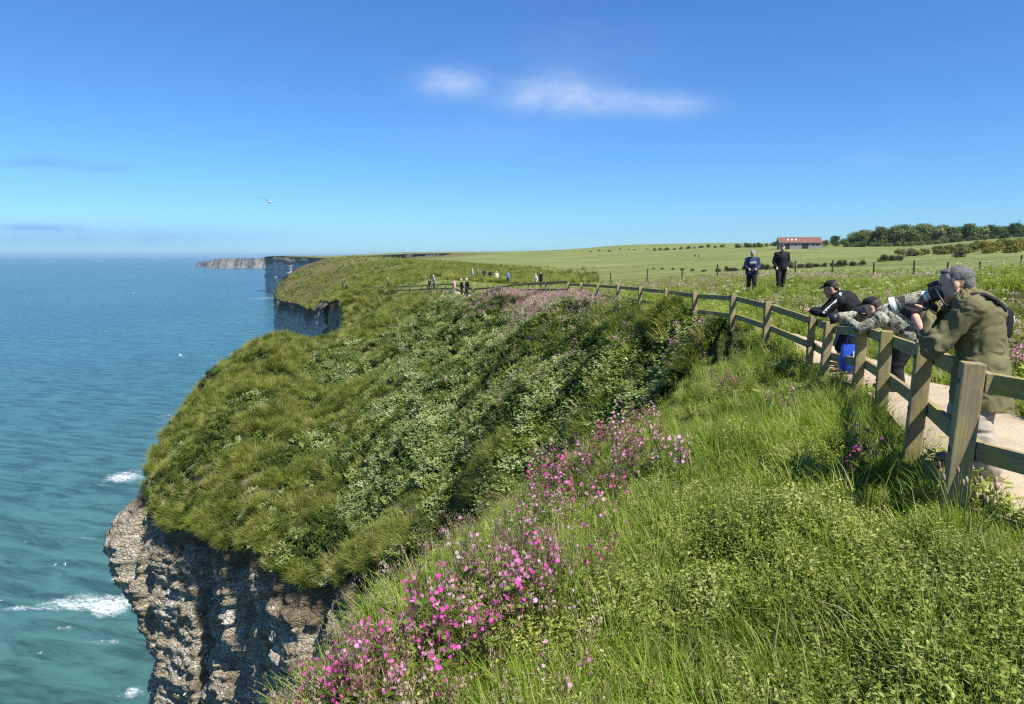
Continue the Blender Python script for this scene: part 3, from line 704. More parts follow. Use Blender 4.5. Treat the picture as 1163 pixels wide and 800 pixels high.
C_tuss = proto_collection('tussock', [p_grass(70, R(.42, .62), .16, 0, .008, (.7, 2.1), .07).mesh('tussock', [M_tuss, M_straw]) for _ in range(6)])
C_leafy = proto_collection('leafy', [p_herb(R(.3, .5), .26, 130, .085, .030).mesh('leafy', [M_pale]) for _ in range(4)] + [p_herb(R(.3, .5), .28, 120, .09, .034).mesh('leafy', [M_dark]) for _ in range(3)] + [p_herb(R(.3, .45), .26, 120, .085, .028).mesh('leafy', [M_broad]) for _ in range(3)])
C_field = proto_collection('field', [p_grass(40, R(.3, .5), .22, 0, .009, (.3, 1.3), .22).mesh('field', [M_grass, M_straw]) for _ in range(5)] + [p_herb(.4, .25, 80, .08, .022).mesh('field', [M_fine]) for _ in range(3)])
C_camp = proto_collection('campion_far', [p_campion_small(R(.4, .6), 10, rf=.016).mesh('campion_far', [M_broad, M_pink]) for _ in range(4)] + [p_campion_small(R(.4, .6), 9, rf=.016).mesh('campion_far', [M_fine, M_pinkpale]) for _ in range(4)])
def p_faded():
    b = PB()
    for k in range(7):
        a = R(0, 6.28); r = R(.02, .12); t = Vector((math.cos(a) * r, math.sin(a) * r, R(.3, .5))); b.stem((t.x * .3, t.y * .3, 0), t, .002, 0)
        for q in range(5):
            p = t + Vector((R(-.035, .035), R(-.035, .035), R(-.05, .03))); b.stem(p, p + Vector((R(-.004, .004), R(-.004, .004), .014)), .0045, 1)
            if R(0, 1) < .3: b.flower(p + Vector((0, 0, .015)), (R(-1, 1), R(-1.3, .5), R(.2, 1)), .009, 2)
        for j in range(5):
            aa = R(0, 6.28); p = Vector((t.x * .3, t.y * .3, 0)).lerp(t, R(.05, .8)); b.leaf(p, (R(-.4, .4), R(-.4, .4), 1), (math.cos(aa), math.sin(aa), R(-.2, .6)), R(.04, .075), R(.009, .015), 0)
    return b
for _q in range(4): C_camp.objects.link(bpy.data.objects.new('campion_far_%02d' % (8 + _q), p_faded().mesh('campion_faded', [M_fine, M_seed, M_pinkpale])))
C_umbel = proto_collection('umbel', [p_umbel(R(.35, .5)).mesh('umbel', [M_fine, M_white]) for _ in range(4)])
def normals(x, y, e=.25):
    gx = (tz(x + e, y) - tz(x - e, y)) / (2 * e); gy = (tz(x, y + e) - tz(x, y - e)) / (2 * e)
    n = np.c_[-gx, -gy, np.ones_like(gx)]; return n / np.linalg.norm(n, axis=1)[:, None]
def eul(n, k, jit=.15):
    """euler that leans +Z toward k*normal, random spin about it"""
    v = np.c_[n[:, 0] * k, n[:, 1] * k, np.ones(len(n)) * (1 - k) + n[:, 2] * k] + rng.normal(0, jit, (len(n), 3)) * np.array([1, 1, 0])
    v /= np.linalg.norm(v, axis=1)[:, None]
    # R = Rz(b)*Ry(a)*Rz(spin): fold spin by choosing euler XYZ equivalent through matrices
    az = np.arctan2(v[:, 1], v[:, 0]); po = np.arccos(np.clip(v[:, 2], -1, 1)); sp = rng.uniform(0, 2 * PI, len(n)) - az
    ca, sa, cp, s_, cs, ss = np.cos(az), np.sin(az), np.cos(po), np.sin(po), np.cos(sp), np.sin(sp)
    r20 = -s_ * cs; r21 = s_ * ss; r22 = cp
    r00 = ca * cp * cs - sa * ss; r10 = sa * cp * cs + ca * ss
    return np.c_[np.arctan2(r21, r22), np.arcsin(np.clip(-r20, -1, 1)), np.arctan2(r10, r00)]
def place(name, coll, x, y, lean, s0, s1, lift=-.01, idx=None, label=None, jit=.15, scale_fn=None):
    z = tz(x, y) + lift; n = normals(x, y)
    s = rng.uniform(s0, s1, len(x))
    if scale_fn is not None: s = s * scale_fn(x, y)
    if idx is None: idx = rng.integers(0, len(coll.objects), len(x))
    return scatter(name, coll, np.c_[x, y, z], eul(n, lean, jit), s, idx, label)
def rnd(n, x0, x1, y0, y1): return rng.uniform(x0, x1, n), rng.uniform(y0, y1, n)
def fan(n, u0, u1, d0, d1, pw=1.0):
    """points whose density falls as the distance grows"""
    t = rng.uniform(0, 1, n)
    y = (d0 ** (1 - pw) + t * (d1 ** (1 - pw) - d0 ** (1 - pw))) ** (1 / (1 - pw)) if abs(pw - 1) > 1e-6 else d0 * (d1 / d0) ** t
    return rng.uniform(u0, u1, n) * y, y
def sel(m, *a): return [q[m] for q in a]
def fx_side(x, y): return -signed(FLINE, x, y)          # >0 landward of the fence
# ---- near bank (seaward of the fence, this side of the gully)
def near_bank():
    x, y = fan(46000, -.75, 1.15, 1.0, 19, 1.25)
    f = fx_side(x, y); rm = signed(RIM, x, y)
    m = (f < -.02) & (rm < 1.6) & (rng.uniform(0, 1, len(x)) < np.where(y < 1.9, .5, 1)) & (np.hypot(x, y) > 1.15)
    x, y, f, rm = sel(m, x, y, f, rm)
    k = fbm(x / 1.5, y / 1.5, s=21); k2 = fbm(x / .8, y / .8, s=22); gap = fbm(x / .5, y / .5, s=23)
    herb = (k + .02 + .40 * smooth(7, 3, y) * smooth(-.2, 1.5, x) + rng.normal(0, .26, len(x))) > .04
    broad = (~herb) & (k2 + rng.normal(0, .3, len(x)) > .24)
    gr = ~herb & ~broad
    keep = (gap > -.36) | gr
    lim = lambda x, y: (.72 + .5 * np.clip(fbm(x / .9, y / .9, s=25) + .35, 0, 1)) * (1 - .45 * smooth(-.8, -.1, fx_side(x, y)) * smooth(7, 4, y)) * (1 - .45 * smooth(-.7, .1, signed(RIM, x, y)))
    place('bank_grass', C_grass, *sel(gr & (rng.uniform(0, 1, len(x)) < .9), x, y), .25, .75, 1.3, scale_fn=lim, label='long bright green grass on the near bank below the fence')
    hx, hy = sel(herb & keep, x, y)
    hi = np.where(fbm(hx / 1.1, hy / 1.1, s=27) + rng.normal(0, .28, len(hx)) > .34, rng.integers(5, 9, len(hx)), rng.integers(0, 5, len(hx)))
    place('bank_herbs', C_herb, hx, hy, .3, .55, 1.15, scale_fn=lim, idx=hi, label='fine leaved green herbs covering the near bank')
    place('bank_broad_leaves', C_broad, *sel(broad & keep, x, y), .3, .55, 1.1, scale_fn=lim, label='broad leaved weeds among the grass of the near bank')
    sd_ = (rm > -1.15) & (rng.uniform(0, 1, len(x)) < .03 + .07 * (fbm(x / .7, y / .7, s=29) > .1))
    xs, ys = sel(sd_ & (y > 2.2), x, y)
    place('bank_faded_campion', C_camp, xs, ys, .3, .55, .95, idx=rng.integers(8, 12, len(xs)), label='faded campion and pale seed heads along the edge of the near bank')
    xg, yg = sel(herb & (rng.uniform(0, 1, len(x)) < .02 + .22 * (fbm(x / .6, y / .6, s=33) > .22)), x, y)
    place('bank_grass_tufts', C_grass, xg, yg, .3, .85, 1.3, label='tufts of long grass standing among the herbs of the near bank')
    x2, y2 = sel((rng.uniform(0, 1, len(x)) < .30), x, y)
    place('bank_short_grass', C_short, x2, y2, .3, .7, 1.25, label='short grass under the taller plants of the near bank')
near_bank()
# ---- headland across the gully
def headland():
    x, y = fan(90000, -.62, .30, 16.5, 85, 1.05)
    cs = coast_signed(x, y); h = headw(x, y); sa = signed(AXIS, x, y)
    fl = signed(FLINE, x, y); m = (cs < .25) & (fl > .03) & (y < 100) & (sa > -1.2)
    x, y, cs = sel(m, x, y, cs)
    px = CX + F * x / y * .97
    z = tz(x, y)
    drop = np.clip((-1.2 - z) / 8, 0, 1)
    k = fbm(x / 4.5, y / 4.5, s=51) + .45 * fbm(x / 1.2, y / 1.2, s=52)
    # leafy plants towards the gully (right), olive tussocks out on the nose and along the lip
    lx = smooth(-11.5, -4.5, x - .0 * y) + .35 * (smooth(24, 32, y) * smooth(-16, -8, x)) - .55 * smooth(42, 60, y) * (1 - smooth(0, 4, x))
    patch = 2.0 * np.clip(fbm(x / 2.6, y / 2.6, s=59) + .04, 0, 1) * smooth(-20, -15, x)
    leafy = (lx - .42 + .8 * k + patch + rng.normal(0, .26, len(x))) > .12
    lipm = cs > -1.0
    leafy &= ~(lipm & (rng.uniform(0, 1, len(x)) < .75))
    bare = fbm(x / 2.2, y / 2.2, s=53) < -.30
    lipgap = (cs > -3.2) & (fbm(x / 1.4, y / 1.4, s=82) > .12) & (rng.uniform(0, 1, len(x)) < .85)
    t = ~leafy & ~lipgap & (rng.uniform(0, 1, len(x)) < .60) & (fbm(x / 1.3, y / 1.3, s=84) > -.22)
    dk = ~leafy & (fbm(x / 1.3, y / 1.3, s=84) < .02) & (rng.uniform(0, 1, len(x)) < .45)
    xx, yy = sel(dk, x, y); place('headland_dark_leaves', C_leafy, xx, yy, .45, .5, 1.0, idx=rng.integers(4, 10, len(xx)), label='dark leaves between the tussocks of the headland')
    place('headland_tussocks', C_tuss, *sel(t, x, y), .55, .8, 1.5, jit=.25, label='olive tussock grass hanging over the headland slope')
    lf = leafy & ~bare & (rng.uniform(0, 1, len(x)) < .62)
    xx, yy = sel(lf, x, y)
    kk = fbm(xx / 1.6, yy / 1.6, s=57) + .5 * fbm(xx / .6, yy / .6, s=58) + rng.normal(0, .2, len(xx))
    up = smooth(-3.4, -1.0, tz(xx, yy))
    idx = np.where(kk > -.06 + .3 * up, rng.integers(0, 4, len(xx)), np.where(kk < -.36 + .0 * up, rng.integers(4, 7, len(xx)), rng.integers(7, 10, len(xx))))
    place('headland_leaves', C_leafy, xx, yy, .45, .6, 1.25, idx=idx, label='pale leafy plants covering the gully side of the headland')
    g = leafy & (rng.uniform(0, 1, len(x)) < .25 + .35 * smooth(-3, -1, z))
    place('headland_grass', C_field, *sel(g, x, y), .4, .5, .95, label='green grass on top of the headland')
    # pink campion haze on the crown
    pk = smooth(-2.9, -1.2, z) * (smooth(24, 34, y)) * (.55 + .9 * fbm(x / 5, y / 5, s=54)) + .16 * (fbm(x / 1.6, y / 1.6, s=55) > .22) * smooth(-7, -2, z)
    pm = (rng.uniform(0, 1, len(x)) < pk * .8) & (x > -13)
    xx, yy = sel(pm, x, y)
    place('headland_campion', C_camp, xx, yy, .25, .7, 1.2, idx=np.where(rng.uniform(0, 1, len(xx)) < .30, rng.integers(0, 4, len(xx)), rng.integers(4, 8, len(xx))), label='haze of pink campion on top of the headland')
headland()
# ---- verge and rough field landward of the path
def field():
    x, y = fan(60000, -.2, .92, 2.6, 95, 1.25)
    f = fx_side(x, y)
    pth = np.abs(signed(FPATH, x, y))
    m = (f > .1) & (pth > .62 - .42 * smooth(11, 16, y) + .12 * fbm(x, y, s=60)) & (coast_signed(x, y) < -2)
    x, y, f = sel(m, x, y, f)
    k = fbm(x / 6, y / 6, s=61)
    sc = lambda x, y: (.62 + .45 * smooth(6, 30, y))
    a = rng.uniform(0, 1, len(x))
    place('field_grass', C_field, *sel(a < .72, x, y), .2, .6, 1.15, scale_fn=sc, label='rough grass of the field beyond the path')
    pk = np.clip(.02 + .45 * fbm(x / 9, y / 5, s=62) + .40 * smooth(26, 40, y) * (1 - smooth(60, 80, y)) + .5 * np.exp(-((y - 9) / 2.2) ** 2) * smooth(6.2, 7, x), 0, .55) * (f > 2.2)
    xx, yy = sel(rng.uniform(0, 1, len(x)) < pk * .55, x, y)
    place('field_campion', C_camp, xx, yy, .15, .8, 1.25, idx=np.where(rng.uniform(0, 1, len(xx)) < .12 + .7 * (yy < 13), rng.integers(0, 4, len(xx)), rng.integers(4, 8, len(xx))), label='pink campion scattered through the field beyond the path')
    xx, yy = sel((rng.uniform(0, 1, len(x)) < .035) & (f > 2), x, y)
    place('field_umbels', C_umbel, xx, yy, .15, .9, 1.5, label='white cow parsley scattered through the field')
field()
# ---- rough grass on the middle headland and the slopes beyond
def middle():
    x, y = fan(52000, -.36, .12, 88, 340, 1.0)
    cs = coast_signed(x, y); m = (cs < .3) & (cs > -75)
    x, y = sel(m, x, y)
    k = fbm(x / 14, y / 14, s=65) + rng.normal(0, .2, len(x))
    cs = coast_signed(x, y); x, y = sel(rng.uniform(0, 1, len(x)) < np.clip(.45 + k, 0, 1) * smooth(85, 8, -cs) * smooth(340, 200, y), x, y)
    place('middle_tussocks', C_tuss, x, y, .4, 1.1, 2.3, label='dry tussocks on the middle headland')
middle()
# ---------------------------------------------------------------- mesh builder for made things
class MB:
    def __init__(s): s.V = []; s.F = []
    def hexa(s, c8):
        i = len(s.V); s.V += [tuple(map(float, v)) for v in c8]
        s.F += [(i, i + 3, i + 2, i + 1), (i + 4, i + 5, i + 6, i + 7), (i, i + 1, i + 5, i + 4), (i + 1, i + 2, i + 6, i + 5), (i + 2, i + 3, i + 7, i + 6), (i + 3, i, i + 4, i + 7)]
    def beam(s, a, b, w, h, up=(0, 0, 1), ch=0.0):
        a, b = Vector(a), Vector(b); d = (b - a).normalized(); u = Vector(up); u = (u - d * u.dot(d)).normalized(); v = d.cross(u)
        s.hexa([a - v * w / 2 - u * h / 2, a + v * w / 2 - u * h / 2, a + v * w / 2 + u * h / 2, a - v * w / 2 + u * h / 2,
                b - v * w / 2 - u * h / 2, b + v * w / 2 - u * h / 2, b + v * w / 2 + u * h / 2, b - v * w / 2 + u * h / 2])
    def box(s, c, d, rz=0):
        m = Matrix.Rotation(rz, 3, 'Z'); c = Vector(c); q = []
        for z in (-1, 1):
            for x, y in ((-1, -1), (1, -1), (1, 1), (-1, 1)): q.append(c + m @ Vector((x * d[0] / 2, y * d[1] / 2, z * d[2] / 2)))
        s.hexa(q)
    def tube(s, P, r, n=8):
        P = [Vector(p) for p in P]; R_ = [r] * len(P) if isinstance(r, (int, float)) else list(r); i0 = len(s.V); pu = None
        for k, p in enumerate(P):
            d = (P[min(k + 1, len(P) - 1)] - P[max(k - 1, 0)]).normalized()
            u = d.orthogonal().normalized() if pu is None else (pu - d * pu.dot(d)).normalized(); pu = u; v = d.cross(u)
            for j in range(n):
                a = 2 * PI * j / n; s.V.append(tuple(p + (u * math.cos(a) + v * math.sin(a)) * R_[k]))
        for k in range(len(P) - 1):
            for j in range(n):
                a = i0 + k * n; s.F.append((a + j, a + (j + 1) % n, a + n + (j + 1) % n, a + n + j))
        s.F.append(tuple(range(i0 + n - 1, i0 - 1, -1))); s.F.append(tuple(range(i0 + (len(P) - 1) * n, i0 + len(P) * n)))
    def build(s, name, mat, parent=None, bevel=0, smoothf=False, seg=2, loc=None):
        V = s.V
        if loc is not None: V = [(v[0] - loc[0], v[1] - loc[1], v[2] - loc[2]) for v in V]
        me = mesh_from(name, V, s.F, mat, smoothf)
        if bevel:
            bm = bmesh.new(); bm.from_mesh(me); bmesh.ops.bevel(bm, geom=bm.edges[:], offset=bevel, segments=seg, affect='EDGES', profile=.6); bm.to_mesh(me); bm.free()
        o = link(bpy.data.objects.new(name, me), parent)
        return o
def wood_mat(name, dark, light, lichen=.5):
    m, nt, out = newmat(name)
    tc = N(nt, 'ShaderNodeTexCoord').outputs['Object']; oi = N(nt, 'ShaderNodeObjectInfo')
    ad = N(nt, 'ShaderNodeVectorMath', operation='ADD'); nt.links.new(tc, ad.inputs[0])
    mu = N(nt, 'ShaderNodeVectorMath', operation='SCALE'); mu.inputs['Scale'].default_value = 40; cbx = N(nt, 'ShaderNodeCombineXYZ'); 
    for k in range(3): nt.links.new(oi.outputs['Random'], cbx.inputs[k])
    nt.links.new(cbx.outputs[0], mu.inputs[0]); nt.links.new(mu.outputs[0], ad.inputs[1]); v = ad.outputs[0]
    uv = N(nt, 'ShaderNodeAttribute', attribute_name='grain').outputs['Vector']
    av = N(nt, 'ShaderNodeVectorMath', operation='ADD'); nt.links.new(uv, av.inputs[0]); nt.links.new(mu.outputs[0], av.inputs[1])
    g = noise_n(nt, mapv(nt, av.outputs[0], (1.6, 42, 42)), 1, 5, .65, .25); n1 = noise_n(nt, v, 5, 6, .65); n2 = noise_n(nt, v, 34, 4, .7)
    r = ramp(nt, [(.3, dark), (.52, tuple((a + b) / 2 for a, b in zip(dark, light))), (.7, light)])
    nt.links.new(math_n(nt, 'ADD', math_n(nt, 'MULTIPLY', g, .62), math_n(nt, 'MULTIPLY', n1, .38)), r.inputs[0])
    geo = N(nt, 'ShaderNodeNewGeometry'); 
    lm = ramp(nt, [(.45, 0), (.56, 1)]); nt.links.new(math_n(nt, 'ADD', math_n(nt, 'MULTIPLY', n1, .75), math_n(nt, 'MULTIPLY', n2, .25)), lm.inputs[0])
    c = mixc(nt, math_n(nt, 'MULTIPLY', lm.outputs[0], lichen), r.outputs[0], (.30, .265, .045))
    kn = ramp(nt, [(.70, 0), (.76, 1)]); nt.links.new(noise_n(nt, mapv(nt, v, (1, 1, 1), loc=(5, 2, 8)), 9, 3, .5), kn.inputs[0])
    c = mixc(nt, math_n(nt, 'MULTIPLY', kn.outputs[0], .5), c, tuple(x * .6 for x in dark))
    h = math_n(nt, 'ADD', g, math_n(nt, 'MULTIPLY', n2, .35))
    pbsdf(nt, out, c, .85, .2, bump_n(nt, h, .55, .006))
    return m
def grain(o, axis):
    """stores the along-the-grain coordinates of a board"""
    a = Vector(axis).normalized(); u = a.orthogonal().normalized(); w = a.cross(u); me = o.data
    at_ = me.attributes.new('grain', 'FLOAT_VECTOR', 'POINT'); co = np.empty(len(me.vertices) * 3, np.float32); me.vertices.foreach_get('co', co); co = co.reshape(-1, 3)
    M = np.array([a, u, w], np.float32); at_.data.foreach_set('vector', (co @ M.T).astype(np.float32).ravel())
M_post = wood_mat('weathered_post', (.135, .100, .055), (.39, .32, .20), .40)
M_rail = wood_mat('weathered_rail', (.13, .100, .054), (.40, .335, .205), .75)
M_kick = wood_mat('path_edging_board', (.16, .12, .07), (.42, .35, .23), .25)
M_wire = simple('fence_wire', (.12, .12, .12), .5, metal=.8)
# base (x, y, z), top point
def fence_posts():
    L = []
    tops = [None, (1105, 411), (1051, 388), (1007, 375), (980, 367), (942, 365), (923, 358), (872, 342), (833, 333), (789, 331), (757, 327), (727, 324.5), (702, 322.5), (679, 321.3), (660, 320.5), (645, 320.3)]
    for (x, y, z), t in zip(FBASE, tops):
        b = Vector((x, y, float(tz(x, y))))
        if t is None: tp = Vector((x + .02, y, b.z + .86))
        else:
            tp = Vector(at(t[0], t[1], y))
        L.append((b, tp))
    return L
POSTL = fence_posts()
def build_fence():
    fr = empty('wooden_fence', (2.67, 4.1, float(tz(2.67, 4.1)))); o0 = fr.location
    tag(fr, 'weathered grey post and rail fence with lichen running along the clifftop path', 'fence')
    n = len(POSTL); sec = []
    for i, (b, t) in enumerate(POSTL):
        d = (POSTL[min(i + 1, n - 1)][0] - POSTL[max(i - 1, 0) if i != 1 else 1][0]); d.z = 0; d.normalize()
        side = Vector((d.y, -d.x, 0))                     # landward
        ax = (t - b).normalized(); w = .118 if i != 6 else .10
        m = MB(); m.beam(b - ax * .35, t, w, w, up=side)
        p = m.build('post', M_post, fr, .009, loc=o0); grain(p, ax)
        if 1 <= i <= 8:
            for f in (.115, .53):
                m = MB(); c = t - ax * f - side * .0585; m.tube([c + side * .002, c - side * .009], .015, 8); m.build('bolt', M_wire, p, loc=o0)
        sec.append((b, t, d, side, ax))
    for i in range(n - 1):
        (b0, t0, d0, s0, a0), (b1, t1, d1, s1, a1) = sec[i], sec[i + 1]
        hh = .118
        dd = (t1 - t0).normalized(); k = .004 * (i % 2)
        for kind, f in (('top', .115), ('low', .50)):
            L0 = (t0 - b0).length; L1 = (t1 - b1).length
            p0 = t0 - a0 * (f if kind == 'top' else .53) + s0 * (.0845 + k); p1 = t1 - a1 * (f if kind == 'top' else .53) + s1 * (.0845 + k)
            e = (p1 - p0).normalized(); m = MB()
            m.beam(p0 - e * .05 * (1 if i else 1), p1 + e * .05, hh, .046, up=s0); r = m.build('rail', M_rail, fr, .006, loc=o0); grain(r, e)
    for i in range(5):                                    # edging boards that hold the path up
        (b0, t0, d0, s0, a0), (b1, t1, d1, s1, a1) = sec[i], sec[i + 1]
        p0 = b0 + s0 * .088 + Vector((0, 0, -.04)); p1 = b1 + s1 * .088 + Vector((0, 0, -.04)); e = (p1 - p0).normalized(); m = MB()
        m.beam(p0 + e * .003, p1 - e * .003, .22, .05, up=s0); r = m.build('edging_board', M_kick, fr, .005, loc=o0); grain(r, e)
build_fence()
# the fence goes on round the head of the bay to the far viewpoint
FARP = [(645, 38.5), (620, 43), (600, 48), (576, 54), (558, 58), (537, 62), (528, 64), (515, 66), (506, 68.5), (496, 71), (490, 73), (478, 76), (465, 80), (452, 87), (440, 95), (430, 102), (420, 110), (408, 118), (396, 126)]
def far_fence():
    pts_ = []
    for px, d in FARP:
        x, y, _ = at(px, 326, d); pts_.append(Vector((x, y, float(tz(x, y)))))
    fr = empty('viewpoint_fence', pts_[1]); o0 = pts_[1].copy()
    tag(fr, 'distant wooden fence curving along the headland to the far viewpoint', 'fence')
    for i, p in enumerate(pts_):
        if i == 0: continue
        m = MB(); m.beam(p - Vector((0, 0, .2)), p + Vector((.03, 0, 1.0)), .13, .13, up=(0, 1, 0)); o = m.build('post', M_post, fr, loc=o0); grain(o, (0, 0, 1))
    for i in range(len(pts_) - 1):
        for h in (.92, .5):
            m = MB(); s = Vector((0, .09, 0)); a = pts_[i] + Vector((.02, 0, h)) + s; b = pts_[i + 1] + Vector((.02, 0, h)) + s
            m.beam(a, b, .14, .05, up=(0, 1, 0)); o = m.build('rail', M_rail, fr, loc=o0); grain(o, b - a)
    # close pickets of the viewing platform
    for i in (10, 11):
        for k in range(1, 7):
            p = pts_[i].lerp(pts_[i + 1], k / 7); m = MB(); m.beam(p + Vector((0, .2, 0)), p + Vector((.02, .2, .95)), .08, .03, up=(0, 1, 0)); o = m.build('picket', M_post, fr, loc=o0); grain(o, (0, 0, 1))
far_fence()
M_dk = simple('tarred_wood', (.045, .04, .034), .85)
def wire_fence():
    P = [(660, 82), (694, 78), (735, 72), (775, 67), (815, 63), (858, 59), (903, 56), (945, 54), (992, 52), (1038, 51), (1075, 50), (1112, 49), (1158, 48), (1210, 47)]
    Q = []
    for px, d in P:
        x, y, _ = at(px, 312, d); Q.append(Vector((x, y, float(tz(x, y)))))
    fr = empty('wire_fence', Q[0]); tag(fr, 'low wire stock fence on thin dark posts crossing the field', 'fence')
    for i, q in enumerate(Q):
        m = MB(); m.tube([q - Vector((0, 0, .2)), q + Vector((random.uniform(-.05, .05), 0, random.uniform(1.25, 1.5)))], .06, 6); m.build('post', M_dk, fr, loc=Q[0])
    for h in (.5, .9, 1.2):
        m = MB(); m.tube([q + Vector((0, 0, h)) for q in Q], .006, 4); m.build('wire', M_wire, fr, loc=Q[0])
wire_fence()
# ---------------------------------------------------------------- barn, trees, bushes, poles, gulls
M_roof = simple('rusty_roof', (.155, .072, .054), .8, var=.35, scale=2)
M_bwall = simple('barn_boards', (.22, .22, .215), .85, var=.2, scale=2)
M_dkw = simple('dark_opening', (.02, .02, .022), .6)
M_sky = simple('roof_light', (.55, .58, .58), .35)
def barn():
    x, y, _ = at(907, 281, 380); z = float(tz(x, y)) - .2
    b = empty('barn', (x, y, z), math.radians(-12)); tag(b, 'long low barn with a rusty red roof beside the wood', 'barn')
    L, D, H, RZ = 20.5, 9.0, 3.4, 2.6
    m = MB(); m.hexa([(-L / 2, -D / 2, -1), (L / 2, -D / 2, -1), (L / 2, D / 2, -1), (-L / 2, D / 2, -1), (-L / 2, -D / 2, H), (L / 2, -D / 2, H), (L / 2, D / 2, H), (-L / 2, D / 2, H)])
    for sx in (-1, 1):
        i = len(m.V); m.V += [(sx * (L / 2 - .003), -D / 2, H), (sx * (L / 2 - .003), D / 2, H), (sx * (L / 2 - .003), 0, H + RZ - .1), (sx * (L / 2 - .3), -D / 2, H), (sx * (L / 2 - .3), D / 2, H), (sx * (L / 2 - .3), 0, H + RZ - .1)]
        m.F += [(i, i + 1, i + 2), (i + 3, i + 5, i + 4), (i, i + 2, i + 5, i + 3), (i + 1, i + 4, i + 5, i + 2)]
    m.build('wall', M_bwall, b)
    m = MB(); e = .6
    for s in (-1, 1):
        m.hexa([(-L / 2 - e, s * (D / 2 + e), H - .35), (L / 2 + e, s * (D / 2 + e), H - .35), (L / 2 + e, 0, H + RZ), (-L / 2 - e, 0, H + RZ), (-L / 2 - e, s * (D / 2 + e), H - .2), (L / 2 + e, s * (D / 2 + e), H - .2), (L / 2 + e, 0, H + RZ + .16), (-L / 2 - e, 0, H + RZ + .16)])
    r = m.build('roof', M_roof, b)
    sl = Vector((0, D / 2 + e, RZ + .36)).normalized(); nn = Vector((0, -sl.z, sl.y))
    for k in range(3):
        c = Vector((-L / 2 + 4.2 + k * 2.0, -D * .30, H + RZ * .44 + .25)); m = MB(); m.beam(c - sl * .8, c + sl * .8, .9, .05, up=nn); m.build('skylight', M_sky, r)
    for (cx, w, h) in ((-6.5, 2.6, 2.6), (2.5, 3.2, 2.7)):
        m = MB(); m.box((cx, -D / 2 - .02, h / 2 - .2), (w, .08, h)); m.build('door', M_dkw, b)
    for cx in (-2.2, 6.5, 8.4):
        m = MB(); m.box((cx, -D / 2 - .02, 2.0), (.9, .08, .8)); m.build('window', M_dkw, b)
barn()
M_bark = simple('bark', (.09, .07, .05), .9, var=.3)
M_treeA = leaf_mat('tree_leaves', [(.055, .085, .022), (.085, .12, .03), (.12, .155, .045)], .25)
M_treeB = leaf_mat('tree_leaves_pale', [(.085, .115, .034), (.13, .16, .05), (.17, .19, .07)], .25)
M_gorse = leaf_mat('gorse_leaves', [(.075, .090, .018), (.13, .13, .026), (.22, .18, .03)], .2)
M_scrub = leaf_mat('scrub_leaves', [(.035, .045, .016), (.055, .06, .022), (.08, .075, .03)], .2)
def crown_mesh(name, mat, w, h, z0, n, leaf, lobes=9, seed=0, flat=.0):
    rr = random.Random(seed); b = PB(); L = []
    for k in range(lobes):
        a = rr.uniform(0, 6.28); r = rr.uniform(0, .62) * w / 2; t = rr.uniform(.12, .9)
        L.append((math.cos(a) * r * (1.15 - .6 * t), math.sin(a) * r * (1.15 - .6 * t), z0 + h * t * .82 + h * .08, rr.uniform(.20, .36) * w * (1.1 - .45 * t)))
    for k in range(n):
        c = rr.choice(L); v = Vector((rr.gauss(0, 1), rr.gauss(0, 1), rr.gauss(0, 1))).normalized(); q = rr.uniform(.45, 1.08)
        p = Vector((c[0], c[1], c[2])) + Vector((v.x, v.y, v.z * .8)) * c[3] * q
        if p.z < z0 * .6: continue
        nrm = v + Vector((rr.uniform(-.7, .7), rr.uniform(-.7, .7), rr.uniform(-.3, .8)))
        b.leaf(p, nrm, (rr.uniform(-1, 1), rr.uniform(-1, 1), rr.uniform(-1, .6)), leaf * rr.uniform(.7, 1.5), leaf * .42 * rr.uniform(.7, 1.3), 0)
    return b.mesh(name, [mat])
def trunk_mesh(h, w, seed):
    rr = random.Random(seed); m = MB()
    m.tube([(0, 0, -.4), (.05, 0, h * .3), (rr.uniform(-.2, .2), rr.uniform(-.2, .2), h * .62)], [.26, .19, .09], 7)
    for k in range(5):
        a = rr.uniform(0, 6.28); z = h * rr.uniform(.28, .5); m.tube([(0, 0, z), (math.cos(a) * w * .16, math.sin(a) * w * .16, z + h * .16), (math.cos(a) * w * .32, math.sin(a) * w * .32, z + h * .28)], [.10, .065, .025], 5)
    return mesh_from('trunk', m.V, m.F, M_bark, True)
TREES = []
for k in range(6):
    w, h = random.uniform(7.5, 10), random.uniform(8.5, 11)
    TREES.append((trunk_mesh(h, w, k), crown_mesh('crown', M_treeA if k % 3 else M_treeB, w * 1.3, h * .98, h * .03, 2600, .62, 14, k)))
def tree(px, d, s, label, k):
    x, y, _ = at(px, 280, d); z = float(tz(x, y))
    t = empty('broadleaf_tree', (x, y, z - .1), random.uniform(0, 6.28)); t.scale = (s * random.uniform(.9, 1.25), s * random.uniform(.9, 1.25), s)
    tag(t, label, 'tree', 'trees of the wood on the skyline')
    for nm, me in zip(('trunk', 'crown'), TREES[k % 6]): link(bpy.data.objects.new(nm, me), t)
ti = 0
LBL_T = 'broadleaf tree in the dense dark wood on the skyline right of the barn'
